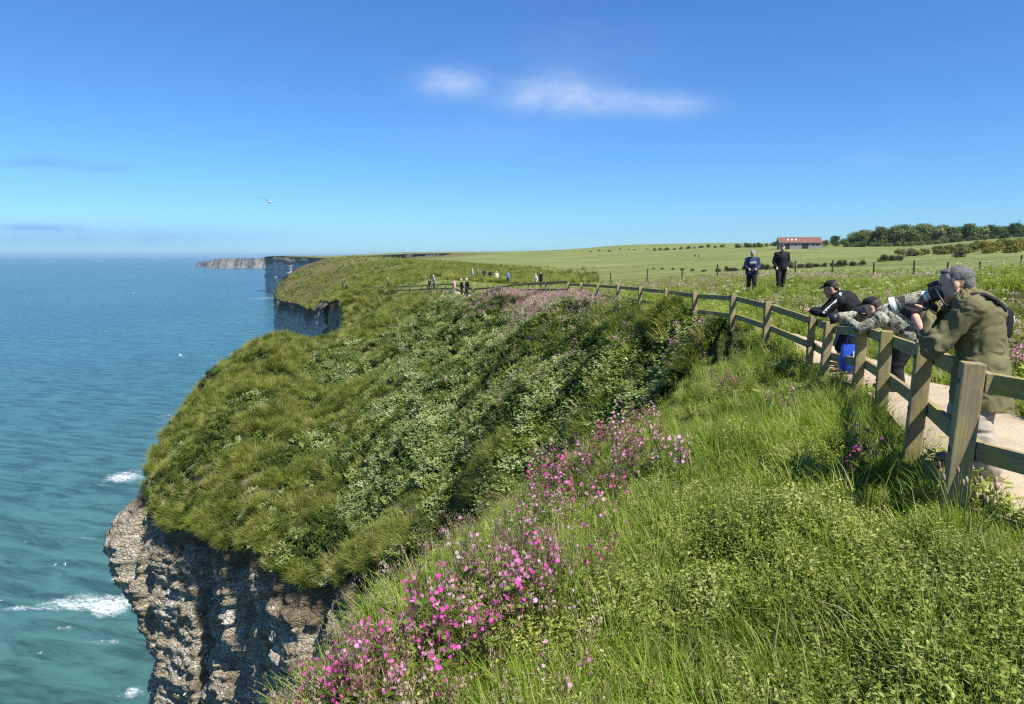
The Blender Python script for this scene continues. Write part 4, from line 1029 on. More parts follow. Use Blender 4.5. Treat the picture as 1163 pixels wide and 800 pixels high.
for px, d, s in [(938, 420, .42), (948, 425, .55), (958, 415, .50), (968, 430, .66), (976, 418, .72), (985, 424, .86), (992, 436, .9), (1000, 420, .98), (1008, 432, 1.02), (1016, 420, 1.12), (1024, 434, 1.10), (1032, 422, 1.12),
                 (1040, 436, 1.12), (1048, 424, 1.05), (1056, 436, 1.06), (1064, 424, 1.0), (1072, 434, .92), (1080, 424, .9), (1089, 436, .85), (1098, 424, .86), (1107, 434, .8), (1116, 426, .74), (1124, 436, .74), (1133, 424, .72), (1142, 434, .70), (1151, 426, .74), (1160, 434, .72), (1170, 426, .75), (1182, 432, .75), (1196, 428, .8)]:
    lb = LBL_T
    if px < 960: lb = 'small tree at the thin end of the wood just right of the barn'
    elif px > 1110: lb = 'lower tree in the thin belt at the right end of the wood'
    tree(px, d, s * 1.18, lb, ti); ti += 1
for px in range(972, 1200, 11):
    tree(px + random.uniform(-3, 3), 452, 1.0 - .28 * smooth(1050, 1130, px), 'broadleaf tree at the back of the dark wood on the skyline' if px < 1110 else 'lower tree in the thin belt at the right end of the wood', ti); ti += 1
BUSH = {}
for nm, mat in (('gorse_bush', M_gorse), ('scrub_bush', M_scrub), ('hedge_bush', M_treeA)):
    BUSH[nm] = [crown_mesh('crown', mat, 3.4, 1.9, .0, 800, .24, 9, 40 + k) for k in range(4)]
STEM = {}
def bush(nm, px, py, d, sx, sz, label, cat, group):
    x, y, _ = at(px, py, d); z = float(tz(x, y))
    k = random.randrange(4); o = link(bpy.data.objects.new(nm, BUSH[nm][k])); o.location = (x, y, z - .15); o.rotation_euler.z = random.uniform(0, 6.28); o.scale = (sx, sx * random.uniform(.8, 1.1), sz)
    tag(o, label, cat, group); return o
for px, d, s, z in [(1022, 250, 1.5, 1.2), (1036, 236, 1.8, 1.3), (1050, 215, 1.5, 1.2), (1064, 240, 2.0, 1.5), (1078, 205, 1.7, 1.4), (1090, 228, 2.0, 1.5), (1104, 196, 1.7, 1.4), (1118, 222, 2.1, 1.6), (1132, 190, 1.8, 1.5), (1146, 214, 2.1, 1.6), (1158, 180, 1.9, 1.5),
                    (1095, 180, 1.5, 1.1), (1070, 190, 1.3, 1.0), (1125, 172, 1.5, 1.0), (1150, 166, 1.4, 1.0), (1042, 205, 1.3, .9), (1110, 245, 2.2, 1.6), (1138, 250, 2.2, 1.7), (1160, 240, 2.3, 1.7)]:
    bush('gorse_bush', px, 290, d, s, z, 'yellow green gorse bush on the bank below the wood', 'gorse', 'gorse bushes on the bank below the wood')
for px, d, s, z, lb in [(1004, 150, .9, .9, 'dark rounded bush at the left end of a row in the open field'), (1013, 152, .8, .7, 'small dark bush between two others in the open field'), (1022, 154, .9, .7, 'dark bush at the right end of a row in the open field'), (1088, 158, 1.3, .9, 'dark bush at the foot of the gorse bank'), (1035, 178, 1.5, .8, 'low dark bush on the edge of the gorse bank')]:
    bush('scrub_bush', px, 296, d, s, z, lb, 'bush', 'dark bushes in the open field')
for px in range(818, 985, 9):
    bush('scrub_bush', px + random.uniform(-3, 3), 301, 128 + random.uniform(-4, 4) - (px - 818) * .03, random.uniform(.45, .8), random.uniform(.4, .7), 'low bush in the dark scrub line behind the two walkers', 'bush', 'low scrub line across the field')
for px in list(range(742, 830, 8)) + list(range(836, 884, 5)):
    bush('hedge_bush', px + random.uniform(-2, 2), 281, (520 if px < 832 else 470) + random.uniform(-10, 10), random.uniform(.9, 1.6) * (1.0 if px < 832 else 1.35), random.uniform(.8, 1.3) * (1 if px < 832 else 1.4), 'bush in the dark hedge across the far hillside left of the barn' if px < 832 else 'taller bush in the thicket just left of the barn', 'hedge bush', 'hedge bushes on the far hillside')
for px in range(668, 740, 11):
    bush('hedge_bush', px + random.uniform(-3, 3), 285, 560 + random.uniform(-20, 20), random.uniform(.6, 1.1), random.uniform(.5, .9), 'small bush in the thin hedge line at the foot of the grassy hill', 'hedge bush', 'thin hedge line under the hill')
for px, d in [(752, 165), (764, 160), (775, 152), (787, 148), (800, 140), (742, 170)]:
    bush('scrub_bush', px, 301, d, random.uniform(.35, .6), random.uniform(.25, .4), 'low bush in the scrub line left of the two walkers', 'bush', 'low scrub line across the field')
for px in range(964, 1172, 9):
    bush('hedge_bush', px + random.uniform(-2, 2), 281, 412 + random.uniform(-4, 4), random.uniform(1.5, 2.3), random.uniform(1.2, 2.0), 'leafy bush along the front foot of the dark wood', 'hedge bush', 'bushes along the foot of the wood')
def pole(px, d, h, arm, label):
    x, y, _ = at(px, 270, d); z = float(tz(x, y)); p = empty('telegraph_pole', (x, y, z)); tag(p, label, 'pole')
    m = MB(); m.tube([(0, 0, -.5), (0, 0, h)], [.17, .12], 7); m.build('mast', M_dk, p)
    if arm:
        for zz in (h - .4, h - 1.3):
            m = MB(); m.beam((-1.1, 0.16, zz), (1.1, 0.16, zz), .12, .12); m.build('cross_arm', M_dk, p)
pole(1156, 470, 11.5, True, 'telegraph pole with two cross arms behind the wood')
pole(1129, 470, 10.5, False, 'thin bare pole rising behind the wood')
# gulls
M_gw = simple('gull_white', (.78, .78, .77), .7, var=.04); M_gg = simple('gull_grey', (.36, .38, .40), .7, var=.1); M_gb = simple('gull_beak', (.6, .42, .06), .5); M_gk = simple('gull_black', (.03, .03, .03), .6)
def gull_meshes():
    m = MB(); m.tube([(-.20, 0, .0), (-.17, 0, .005), (-.08, 0, 0), (.02, 0, -.01), (.12, 0, .0), (.17, 0, .015), (.205, 0, .022), (.235, 0, .018), (.25, 0, .012)], [.010, .03, .055, .066, .055, .042, .04, .03, .012], 10)
    m.tube([(-.32, 0, .005), (-.25, 0, .005), (-.17, 0, .005)], [.045, .035, .02], 6)
    body = mesh_from('body', m.V, m.F, M_gw)
    m = MB(); m.tube([(.245, 0, .012), (.28, 0, .008), (.295, 0, 0)], [.012, .009, .003], 6); beak = mesh_from('beak', m.V, m.F, M_gb)
    wings = []
    for s in (-1, 1):
        st = [(0.03, .10, .08), (.05, .16, .105), (.22, .19, .13), (.40, .15, .10), (.58, .09, .05), (.68, .03, .03), (.73, 0, .012)]
        V = []; F_ = []
        for (q, c, _), zz, sw in zip(st, (.02, .035, .10, .13, .11, .085, .07), (0.06, .07, .10, .07, .0, -.07, -.13)):
            for t, th in ((.5, 0), (.2, .014), (-.5, .004), (-.1, -.008)): V.append((sw + c * t, s * q, zz + th * (1 - q)))
        for k in range(len(st) - 1):
            for j in range(4): F_.append((k * 4 + j, k * 4 + (j + 1) % 4, k * 4 + 4 + (j + 1) % 4, k * 4 + 4 + j))
        F_ += [(3, 2, 1, 0), tuple(range(24, 28))]
        me = mesh_from('wing', V, F_, M_gg); me.materials.append(M_gk)
        for p in me.polygons:
            if abs(p.center.y) > .62: p.material_index = 1
        wings.append(me)
    return body, beak, wings
GB, GK, GW = gull_meshes()
def gull(px, py, d, rz, roll, label, s=1.0):
    g = link(bpy.data.objects.new('gull', GB)); g.data.name = 'gull_body'; g.location = at(px, py, d); g.rotation_euler = (roll, random.uniform(-.15, .15), rz); g.scale = (s, s, s)
    tag(g, label, 'gull', 'gulls over the sea')
    link(bpy.data.objects.new('beak', GK), g)
    for w in GW: link(bpy.data.objects.new('wing', w), g)
gull(306, 229, 44, math.radians(115), .25, 'white and grey gull gliding in the open sky above the sea horizon', 1.05)
gull(205, 403, 120, math.radians(60), .5, 'white gull low over the water left of the headland slope')
gull(154, 147, 150, math.radians(100), .2, 'tiny gull high in the blue sky at upper left', .9)
for px, py, d, lb in [(29, 615, 70, 'white gull with spread wings over the water near the left edge'), (63, 641, 85, 'white gull over the water, left of a pair below the headland tip'), (74, 640, 88, 'white gull over the water, right of a pair below the headland tip'), (46, 741, 80, 'white gull over the green water near the bottom left corner'),
                      (146, 333, 160, 'small white gull over the blue water halfway to the horizon'), (152, 332, 165, 'small white gull beside another over the blue water halfway to the horizon'), (186, 352, 150, 'small white gull over the water under the distant headland'), (120, 375, 150, 'small white gull over the middle of the sea'), (270, 366, 150, 'small white gull over the water near the middle cliff'), (2, 681, 80, 'white gull at the very left edge over the water')]:
    gull(px, py, d, random.uniform(0, 6.28), random.uniform(-.7, .7), lb, .55)
# seabirds resting on ledges of the near headland
def ledge_birds():
    o = bpy.data.objects['headland_cliff']; me = o.data; n = len(me.vertices); co = np.empty(n * 3, np.float32); me.vertices.foreach_get('co', co); co = co.reshape(-1, 3)
    no = np.empty(n * 3, np.float32); me.vertices.foreach_get('normal', no); no = no.reshape(-1, 3); tf = np.empty(n, np.float32); me.attributes['turf'].data.foreach_get('value', tf)
    k = np.nonzero((no[:, 2] > .45) & (tf > 1.6) & (tf < 9) & (co[:, 1] > 24) & (co[:, 0] < -4))[0]
    for i in random.sample(list(map(int, k)), min(12, len(k))):
        g = link(bpy.data.objects.new('perched_seabird', GB)); g.location = Vector(co[i]) + Vector((0, 0, .06)); g.rotation_euler = (0, -.5, random.uniform(0, 6.28)); g.scale = (.75, .75, .9)
        tag(g, 'small white seabird resting on a ledge of the near chalk cliff', 'seabird', 'seabirds on the near cliff'); b = link(bpy.data.objects.new('beak', GK), g)
ledge_birds()
# ---------------------------------------------------------------- people
def ell_mesh(bm, c, r, rot=None, sub=3):
    m = Matrix.Translation(Vector(c)) @ (rot.to_4x4() if rot else Matrix.Identity(4)) @ Matrix.Diagonal((r[0], r[1], r[2], 1))
    bmesh.ops.create_icosphere(bm, subdivisions=sub, radius=1, matrix=m)
def cap_mesh(bm, a, b, ra, rb, n=14):
    a, b = Vector(a), Vector(b); d = b - a; L = d.length
    if L < 1e-6: d = Vector((0, 0, 1))
    d.normalize(); u = d.orthogonal().normalized(); v = d.cross(u); rings = []
    for k in range(6):
        t = -PI / 2 + (k / 5) * PI / 2; rings.append((a + d * math.sin(t) * ra, max(1e-4, math.cos(t) * ra)))
    for k in range(6):
        t = (k / 5) * PI / 2; rings.append((b + d * math.sin(t) * rb, max(1e-4, math.cos(t) * rb)))
    R_ = [[bm.verts.new(c + (u * math.cos(2 * PI * j / n) + v * math.sin(2 * PI * j / n)) * r) for j in range(n)] for c, r in rings]
    for k in range(len(R_) - 1):
        for j in range(n): bm.faces.new((R_[k][j], R_[k][(j + 1) % n], R_[k + 1][(j + 1) % n], R_[k + 1][j]))
    bm.faces.new(R_[0][::-1]); bm.faces.new(R_[-1])
def blob(name, prims, voxel, mat, parent=None, sm=4, fold=0, foldscale=9, cuts=(), seed=0, dec=0):
    """one continuous surface grown over tapered limbs and rounded masses"""
    bm = bmesh.new()
    for p in prims:
        if p[0] == 'c': cap_mesh(bm, *p[1:])
        else: ell_mesh(bm, *p[1:])
    me = bpy.data.meshes.new(name); bm.to_mesh(me); bm.free()
    t = bpy.data.objects.new(name + '_tmp', me); COL.objects.link(t)
    r = t.modifiers.new('r', 'REMESH'); r.mode = 'VOXEL'; r.voxel_size = voxel
    s = t.modifiers.new('s', 'SMOOTH'); s.factor = .5; s.iterations = sm
    dg = bpy.context.evaluated_depsgraph_get(); dg.update()
    m2 = bpy.data.meshes.new_from_object(t.evaluated_get(dg)); bpy.data.objects.remove(t); bpy.data.meshes.remove(me)
    m2.name = name
    if fold:
        n = len(m2.vertices); co = np.empty(n * 3, np.float32); m2.vertices.foreach_get('co', co); co = co.reshape(-1, 3)
        no = np.empty(n * 3, np.float32); m2.vertices.foreach_get('normal', no); no = no.reshape(-1, 3)
        q = co * foldscale
        w = fbm(q[:, 0] * .5, q[:, 1] * .5, q[:, 2] * .5, o=2, s=90 + seed)
        f = 1 - np.abs(fbm(q[:, 0] + 2 * w, q[:, 1] + 2 * w, q[:, 2] * .55 + 2 * w, o=2, s=95 + seed)) * 2.2
        co = co + no * (fold * f)[:, None]; m2.vertices.foreach_set('co', co.astype(np.float32).ravel())
    if cuts:
        bm = bmesh.new(); bm.from_mesh(m2)
        for co_, no_ in cuts:
            bmesh.ops.bisect_plane(bm, geom=bm.verts[:] + bm.edges[:] + bm.faces[:], plane_co=co_, plane_no=no_, clear_outer=True)
        bm.to_mesh(m2); bm.free()
    m2.materials.clear(); m2.materials.append(mat)
    m2.polygons.foreach_set('use_smooth', [True] * len(m2.polygons)); m2.update()
    return link(bpy.data.objects.new(name, m2), parent)
class Frame:
    """local (forward, left, up) to world-aligned offsets from the root"""
    def __init__(s, f): s.f = Vector((f[0], f[1], 0)).normalized(); s.l = Vector((-s.f.y, s.f.x, 0))
    def __call__(s, a, b, c): return s.f * a + s.l * b + Vector((0, 0, c))
    def rot(s, pitch=0, yaw=0, roll=0):
        B = Matrix((s.f, s.l, Vector((0, 0, 1)))).transposed()
        return B @ Matrix.Rotation(yaw, 3, 'Z') @ Matrix.Rotation(pitch, 3, 'Y') @ Matrix.Rotation(roll, 3, 'X')
def cloth(name, c, rough=.85, var=.18, scale=14): return simple(name, c, rough, .15, var, scale, .25, .004)
M_skin = simple('skin', (.58, .33, .225), .55, .3, .12, 30, .12, .002)
M_skin2 = simple('skin_tanned', (.44, .24, .16), .55, .3, .12, 30, .12, .002)
M_hairg = simple('grey_hair', (.10, .095, .09), .6, .3, .55, 60, .8, .01)
M_strand = simple('grey_strands', (.26, .25, .24), .6, .3, .5, 200)
M_hairb = simple('blond_hair', (.62, .52, .36), .6, .3, .3, 60, .8, .01)
M_hairw = simple('white_hair', (.66, .64, .60), .6, .3, .2, 60, .8, .01)
M_haird = simple('dark_hair', (.05, .04, .03), .6, .3, .4, 60, .8, .01)
M_olive = cloth('olive_jacket_cloth', (.128, .118, .056), .8, .16, 6)
M_khaki = cloth('stone_trouser_cloth', (.33, .295, .235), .85, .12, 8)
M_black = cloth('black_cloth', (.018, .018, .021)); M_navy = cloth('navy_cloth', (.03, .042, .085)); M_grey = cloth('grey_cloth', (.22, .22, .23)); M_red = cloth('red_cloth', (.42, .12, .10)); M_cream = cloth('cream_cloth', (.62, .57, .48)); M_pinkc = cloth('pink_cloth', (.55, .26, .25)); M_greenc = cloth('green_cloth', (.10, .16, .09)); M_bluec = cloth('blue_cloth', (.10, .17, .34))
M_shoe = simple('shoe_leather', (.16, .12, .085), .6); M_shoed = simple('dark_shoe', (.03, .028, .026), .6); M_sole = simple('rubber_sole', (.05, .05, .05), .8)
M_blk = simple('black_rubber', (.02, .02, .022), .45, .4, .1); M_lensw = simple('white_lens_barrel', (.72, .71, .68), .45, .4, .04); M_glass = simple('lens_glass', (.02, .025, .05), .05, .8, .1)
def camo_mat():
    m, nt, out = newmat('camouflage_cloth'); tc = N(nt, 'ShaderNodeTexCoord').outputs['Object']
    n = noise_n(nt, tc, 17, 4, .65, .6); r = ramp(nt, [(0, (.06, .06, .045)), (.42, (.19, .18, .13)), (.50, (.36, .35, .28)), (.58, (.10, .105, .07)), (.64, (.46, .45, .40))], 'CONSTANT'); nt.links.new(n, r.inputs[0])
    pbsdf(nt, out, r.outputs[0], .85, .1, bump_n(nt, noise_n(nt, tc, 60, 3), .3, .004)); return m
M_camo = camo_mat()
def hand(prims, F_, wrist, palm, d, up, side, curl=.5, s=1.0):
    """palm and five bent fingers; d = finger direction, up = back of the hand, side = towards the thumb"""
    d, up, side = Vector(d).normalized(), Vector(up).normalized(), Vector(side).normalized(); palm = Vector(palm)
    for k in (-1.4, -.5, .5, 1.4):
        prims.append(('c', Vector(wrist), palm + d * .035 * s + side * k * .0185 * s, .021 * s, .0145 * s, 8))
    for k, L in ((-1.55, .060), (-.52, .076), (.52, .080), (1.55, .072)):
        a = palm + d * .038 * s + side * k * .0195 * s; L *= s
        e = a; dd = d.copy()
        for j, fr in enumerate((.46, .32, .22)):
            dd = (dd * math.cos(curl) - up * math.sin(curl)).normalized(); b = e + dd * L * fr
            prims.append(('c', e, b, (.0098 - .001 * j) * s, (.0092 - .001 * j) * s, 8)); e = b
    t0 = palm + side * .03 * s - d * .035 * s; t1 = t0 + (side * .7 + d * .5 - up * .35).normalized() * .038 * s; t2 = t1 + (d * .8 + side * .15 - up * .5).normalized() * .030 * s
    prims += [('c', t0, t1, .0135 * s, .0115 * s, 8), ('c', t1, t2, .0115 * s, .009 * s, 8)]
def head_prims(F_, c, pitch, yaw=0, s=1.0, roll=0):
    """skull, brow, nose, lips, chin, ears round the head centre"""
    M = F_.rot(pitch, yaw, roll); c = Vector(c)
    P = lambda a, b, z: c + M @ Vector((a * s, b * s, z * s))
    E = lambda a, b, z, r: ('e', P(a, b, z), (r[0] * s, r[1] * s, r[2] * s), M, 3)
    L = [E(-.012, 0, .030, (.098, .078, .092)), E(.030, 0, -.035, (.066, .060, .085)), E(.048, 0, -.088, (.040, .036, .030)), E(.066, 0, .028, (.028, .052, .018)),
         ('c', P(.088, 0, .018), P(.116, 0, -.022), .010 * s, .0155 * s, 8), E(.093, 0, -.056, (.014, .026, .009)), E(.090, 0, -.070, (.014, .022, .009)),
         E(.055, .040, -.018, (.030, .024, .026)), E(.055, -.040, -.018, (.030, .024, .026)), E(.0, .055, -.055, (.045, .018, .040)), E(.0, -.055, -.055, (.045, .018, .040))]
    for b in (-1, 1): L += [E(-.012, b * .080, -.004, (.020, .009, .032)), E(-.006, b * .079, -.030, (.011, .008, .013))]
    return L, P, M
def eyes(name, P, M, s, parent):
    for b in (-1, 1):
        m = bmesh.new(); ell_mesh(m, P(.079, b * .031, .004), (.012 * s, .013 * s, .008 * s), M, 2); me = bpy.data.meshes.new('eye'); m.to_mesh(me); m.free(); me.materials.append(M_gk); link(bpy.data.objects.new('eye', me), parent)
def shoe(parent, F_, ankle, foot_f, mat, s=1.0, drop=.09):
    d = Vector(foot_f).normalized(); a = Vector(ankle); g = Vector((0, 0, -drop * s))
    o = blob('shoe', [('c', a + g * .35 - d * .03, a + g * .55 + d * .05, .046 * s, .043 * s), ('c', a + g * .62 + d * .03, a + g * .66 + d * .155, .042 * s, .036 * s), ('c', a + g * .58 - d * .05, a + g * .62 - d * .02, .040 * s, .042 * s)], .011, mat, parent, 3)
    side = Vector((-d.y, d.x, 0)); m = MB(); b0 = a + g * 1.04 - d * .085; P_ = []
    for z in (0, .022):
        for t, w in ((0, .030), (.10, .038), (.19, .043), (.255, .026)): P_.append((b0 + d * t * s + side * w * s + Vector((0, 0, z)), b0 + d * t * s - side * w * s + Vector((0, 0, z))))
    V = [q for pr in P_ for q in pr]; F2 = []
    for k in range(3):
        i = 2 * k; F2 += [(i, i + 1, i + 3, i + 2), (8 + i, 8 + i + 2, 8 + i + 3, 8 + i + 1), (i, i + 2, 8 + i + 2, 8 + i), (i + 1, 8 + i + 1, 8 + i + 3, i + 3)]
    F2 += [(0, 8, 9, 1), (6, 7, 15, 14)]
    mobj('sole', V, F2, M_sole, o, smoothf=False)
    return o
# ------------------------------------------------ the photographer at the fence
def photographer():
    O = Vector((3.135, 4.76, 0)); O.z = float(tz(O.x, O.y)) + .02
    root_z = O.z; k = -.08 - O.z
    F_ = Frame((-.83, .55)); G = lambda a, b, c: F_(a, b, c - root_z)       # heights given in scene z
    pel, che, nec = G(-.08, 0, .74), G(-.03, 0, 1.05), G(.045, 0, 1.215)
    hc = G(.135, -.0, 1.305)
    shL, shR = G(.03, .195, 1.165), G(.06, -.19, 1.175)
    elL, elR = G(.22, .25, .885), G(.28, -.25, .955)
    wrL, wrR = G(.345, .055, 1.075), G(.27, -.10, 1.165)
    hpL, hpR = G(-.08, .095, .70), G(-.06, -.095, .70)
    ftL, ftR = G(-.14, .22, root_z), G(-.02, -.25, root_z)
    anL, anR = ftL + Vector((0, 0, .085)), ftR + Vector((0, 0, .085))
    knL, knR = (hpL + anL) / 2 + F_(.055, .03, .0), (hpR + anR) / 2 + F_(.07, -.03, .02)
    S = 1.02
    hp, P, M = head_prims(F_, hc, .16, 0, S)
    pr = hp + [('c', nec - F_(.01, 0, .02), hc + F_(-.015, 0, -.06), .062, .055), ('c', pel, che, .14, .15), ('c', che, nec, .15, .08), ('c', shL, shR, .07, .07),
               ('c', shL, elL, .052, .042), ('c', elL, wrL, .042, .029), ('c', shR, elR, .052, .042), ('c', elR, wrR, .042, .029),
               ('c', hpL, knL, .085, .056), ('c', knL, anL, .055, .038), ('c', hpR, knR, .085, .056), ('c', knR, anR, .055, .038),
               ('c', anL, anL + F_(.10, 0, -.045), .035, .03), ('c', anR, anR + F_(.10, 0, -.045), .035, .03)]
    lens0, lens1 = G(.232, -.005, 1.250), G(.505, .0, 1.145); ax = (lens1 - lens0).normalized()
    upv = (Vector((0, 0, 1)) - ax * ax.z).normalized()
    pl = lens0.lerp(lens1, .46) - upv * .072
    wl = pl - ax * .05 + F_(0, .015, -.035)
    hand(pr, F_, wl, pl, (ax + F_(0, -.1, .25)), -upv, F_.l, .38, 1.05); pr.append(('c', elL, wl, .04, .028))
    pr2 = lens0 + F_(-.01, -.078, -.015)
    hand(pr, F_, wrR, pr2, ax, -F_.l, upv, .55, 1.0)
    o = blob('person', pr, .0062, M_skin, None, 3); o.location = O
    tag(o, 'grey haired man in a long olive jacket at the fence looking through a camera', 'person')
    eyes('eye', P, M, S, o)
    hair = blob('hair', [('e', P(-.030, 0, .055), (.086 * S, .082 * S, .072 * S), M, 3), ('e', P(.026, 0, .090), (.048, .058, .026), M, 3), ('e', P(-.070, 0, .0), (.045, .068, .065), M, 3), ('e', P(-.085, 0, -.04), (.026, .05, .038), M, 3), ('e', P(-.02, .062, .045), (.035, .022, .03), M, 3), ('e', P(-.02, -.062, .045), (.035, .022, .03), M, 3),
                ('c', P(.004, .079, .03), P(.002, .081, .002), .011, .007, 8), ('c', P(.004, -.079, .03), P(.002, -.081, .002), .011, .007, 8)], .006, M_hairg, o, 4)
    # short strands over the hair
    hv = hair.data.vertices; V = []; F2 = []; back = M @ Vector((-1, 0, -.35)); rr = random.Random(4)
    for _ in range(2600):
        v = hv[rr.randrange(len(hv))]; n = v.normal; d = (n * .14 + back * rr.uniform(.5, 1.0) + Vector((rr.uniform(-.25, .25), rr.uniform(-.25, .25), rr.uniform(-.35, .2)))).normalized(); s_ = d.cross(n)
        if s_.length < 1e-3: continue
        s_.normalize(); L_ = rr.uniform(.012, .024); i = len(V); V += [v.co - s_ * .0012, v.co + s_ * .0012, v.co + d * L_ + n * .0035]; F2.append((i, i + 1, i + 2))
    mobj('strands', V, F2, M_strand, hair, smoothf=False)
    # jacket
    jk = [('c', G(-.02, .05, 1.08), G(-.065, .05, .76), .150, .140), ('c', G(-.02, -.06, 1.08), G(-.065, -.06, .76), .145, .140), ('c', G(-.06, .07, .76), G(-.085, .09, .43), .158, .180), ('c', G(-.06, -.07, .76), G(-.07, -.09, .43), .155, .175),
          ('c', shL, shR, .088, .086), ('c', G(.0, .09, 1.13), G(.0, -.09, 1.13), .125, .125), ('e', G(-.045, 0, 1.10), (.14, .19, .125), F_.rot(.3), 3), ('c', G(.005, 0, 1.16), nec + F_(.02, 0, .0), .12, .085),
          ('c', shL, elL, .080, .066), ('c', elL, elL.lerp(wl, .93), .066, .043), ('c', shR, elR, .08, .066), ('c', elR, elR.lerp(wrR, .80), .075, .052), ('c', elL + F_(-.01, 0, .06), elL + F_(.0, 0, -.02), .068, .054)]
    hem = (F_(0, 0, .50 - root_z), F_(.05, 0, -1))
    jo = blob('jacket', jk, .0095, M_olive, o, 3, .015, 11, [hem], 1)
    so_ = jo.modifiers.new('thick', 'SOLIDIFY'); so_.thickness = .008; so_.offset = -1
    blob('collar', [('c', nec + F_(-.065, .06, .02), nec + F_(.03, .075, .005), .026, .024), ('c', nec + F_(-.065, -.06, .02), nec + F_(.03, -.075, .005), .026, .024), ('c', nec + F_(-.072, .06, .02), nec + F_(-.072, -.06, .02), .028, .028)], .008, M_olive, jo, 3)
    m = MB()
    dr = []
    for t in np.linspace(0, 1, 24):                     # waist drawcord line
        a = t * 2 * PI; dr.append(G(-.10 + .205 * math.cos(a), .262 * math.sin(a), .685 + .012 * math.cos(a * 3)))
    # trousers
    tr = [('c', hpL + F_(0, -.01, .06), hpR + F_(0, .01, .06), .112, .112), ('c', hpL, knL, .108, .088), ('c', knL, anL + F_(-.012, 0, .035), .090, .074), ('c', hpR, knR, .108, .088), ('c', knR, anR + F_(-.012, 0, .035), .090, .074)]
    blob('trousers', tr, .0095, M_khaki, o, 4, .011, 10, [(anL + F_(0, 0, -.035), Vector((0, 0, -1)))], 2)
    shoe(o, F_, anL, F_(1, .12, 0), M_shoe, 1.1); shoe(o, F_, anR, F_(1, -.1, 0), M_shoe, 1.1)
    # shoulder bag worn across the back
    bc = G(-.165, -.02, 1.055)
    bag = empty('shoulder_bag', O + bc); tag(bag, 'small black bag slung across the back of the man in the olive jacket', 'bag')
    blob('pouch', [('c', F_(.0, .055, .065), F_(.0, .055, -.055), .046, .052), ('c', F_(.0, -.055, .065), F_(.0, -.055, -.055), .046, .052)], .010, M_black, bag, 3, .004, 14)
    def ribbon(name, pts_, w, mat, parent, nrm):
        V = []; F2 = []
        for q, n in zip(pts_, nrm):
            pass
        for i, q in enumerate(pts_):
            d = (pts_[min(i + 1, len(pts_) - 1)] - pts_[max(i - 1, 0)]).normalized(); s_ = d.cross(nrm[i]).normalized() * w / 2; n = nrm[i].normalized() * .004
            V += [q - s_ - n, q + s_ - n, q + s_ + n, q - s_ + n]
        for i in range(len(pts_) - 1):
            for j in range(4): F2.append((i * 4 + j, i * 4 + (j + 1) % 4, i * 4 + 4 + (j + 1) % 4, i * 4 + 4 + j))
        F2 += [(3, 2, 1, 0), tuple(range(len(V) - 4, len(V)))]
        return mobj(name, V, F2, mat, parent)
    B = lambda q: q - bc
    wp = [(-.185, .02, 1.10), (-.165, .085, 1.16), (-.115, .135, 1.215), (-.045, .165, 1.252), (.03, .175, 1.252), (.095, .185, 1.200), (.115, .20, 1.13)]
    nr = [(-1, .1, .2), (-.9, .2, .4), (-.6, .3, .8), (-.1, .3, 1), (.3, .3, .9), (.9, .3, .5), (1, .4, 0)]
    ribbon('strap', [B(G(*p)) for p in wp], .045, M_black, bag, [F_(*n) for n in nr])
    mt = MB(); mt.tube([F_(-.048, .05, .05), F_(-.055, .0, .01), F_(-.050, -.045, -.04)], .006, 6); mt.build('zip_trim', M_lensw, bag, smoothf=True)
    # the camera
    cr = empty('camera', O + lens0); tag(cr, 'black camera with a long camouflage wrapped lens and white lens hood held to the eye', 'camera')
    C = lambda t, r=0, s_=0: ax * t + upv * r + F_.l * s_
    m = MB(); m.beam(C(-.035), C(.045), .135, .095, up=upv); m.build('body', M_blk, cr, .014, seg=3)
    m = MB(); m.beam(C(-.03, .062), C(.04, .060), .06, .035, up=upv); m.build('viewfinder', M_blk, cr, .010)
    m = MB(); m.beam(C(-.03, -.01, -.07), C(.055, -.01, -.07), .04, .10, up=upv); m.build('grip', M_blk, cr, .014)
    m = MB(); m.tube([C(-.055, .055), C(-.035, .055)], [.022, .02], 12); m.build('eyecup', M_blk, cr, smoothf=True)
    m = MB(); m.tube([C(.045), C(.06), C(.065), C(.085)], [.036, .036, .043, .043], 22); m.build('lens_ring', M_lensw, cr)
    m = MB(); m.tube([C(.085), C(.09), C(.14), C(.145), C(.19), C(.235), C(.24), C(.26)], [.045, .047, .048, .051, .051, .055, .056, .056], 24); m.build('lens_barrel', M_camo, cr, smoothf=True)
    L = (lens1 - lens0).length
    m = MB(); i0 = [.057, .058, .0625, .0625, .057, .055]
    m.tube([C(.255), C(.262), C(.275), C(L), C(L - .002), C(.29)], i0, 28); m.build('lens_hood', M_lensw, cr, smoothf=False)
    m = MB(); m.tube([C(.286), C(.292)], .054, 24); m.build('front_glass', M_glass, cr)
    m = MB(); m.tube([C(.07, -.045), C(.07, -.075)], .016, 10); m.beam(C(.03, -.082), C(.13, -.082), .03, .014, up=upv); m.build('lens_foot', M_blk, cr)
    m = MB(); m.tube([C(.0, .03, .072), C(-.02, -.08, .09), C(-.06, -.15, .08), C(-.10, -.10, .05), C(-.14, -.02, .06)], .007, 6); m.build('strap', M_blk, cr, smoothf=True)
photographer()
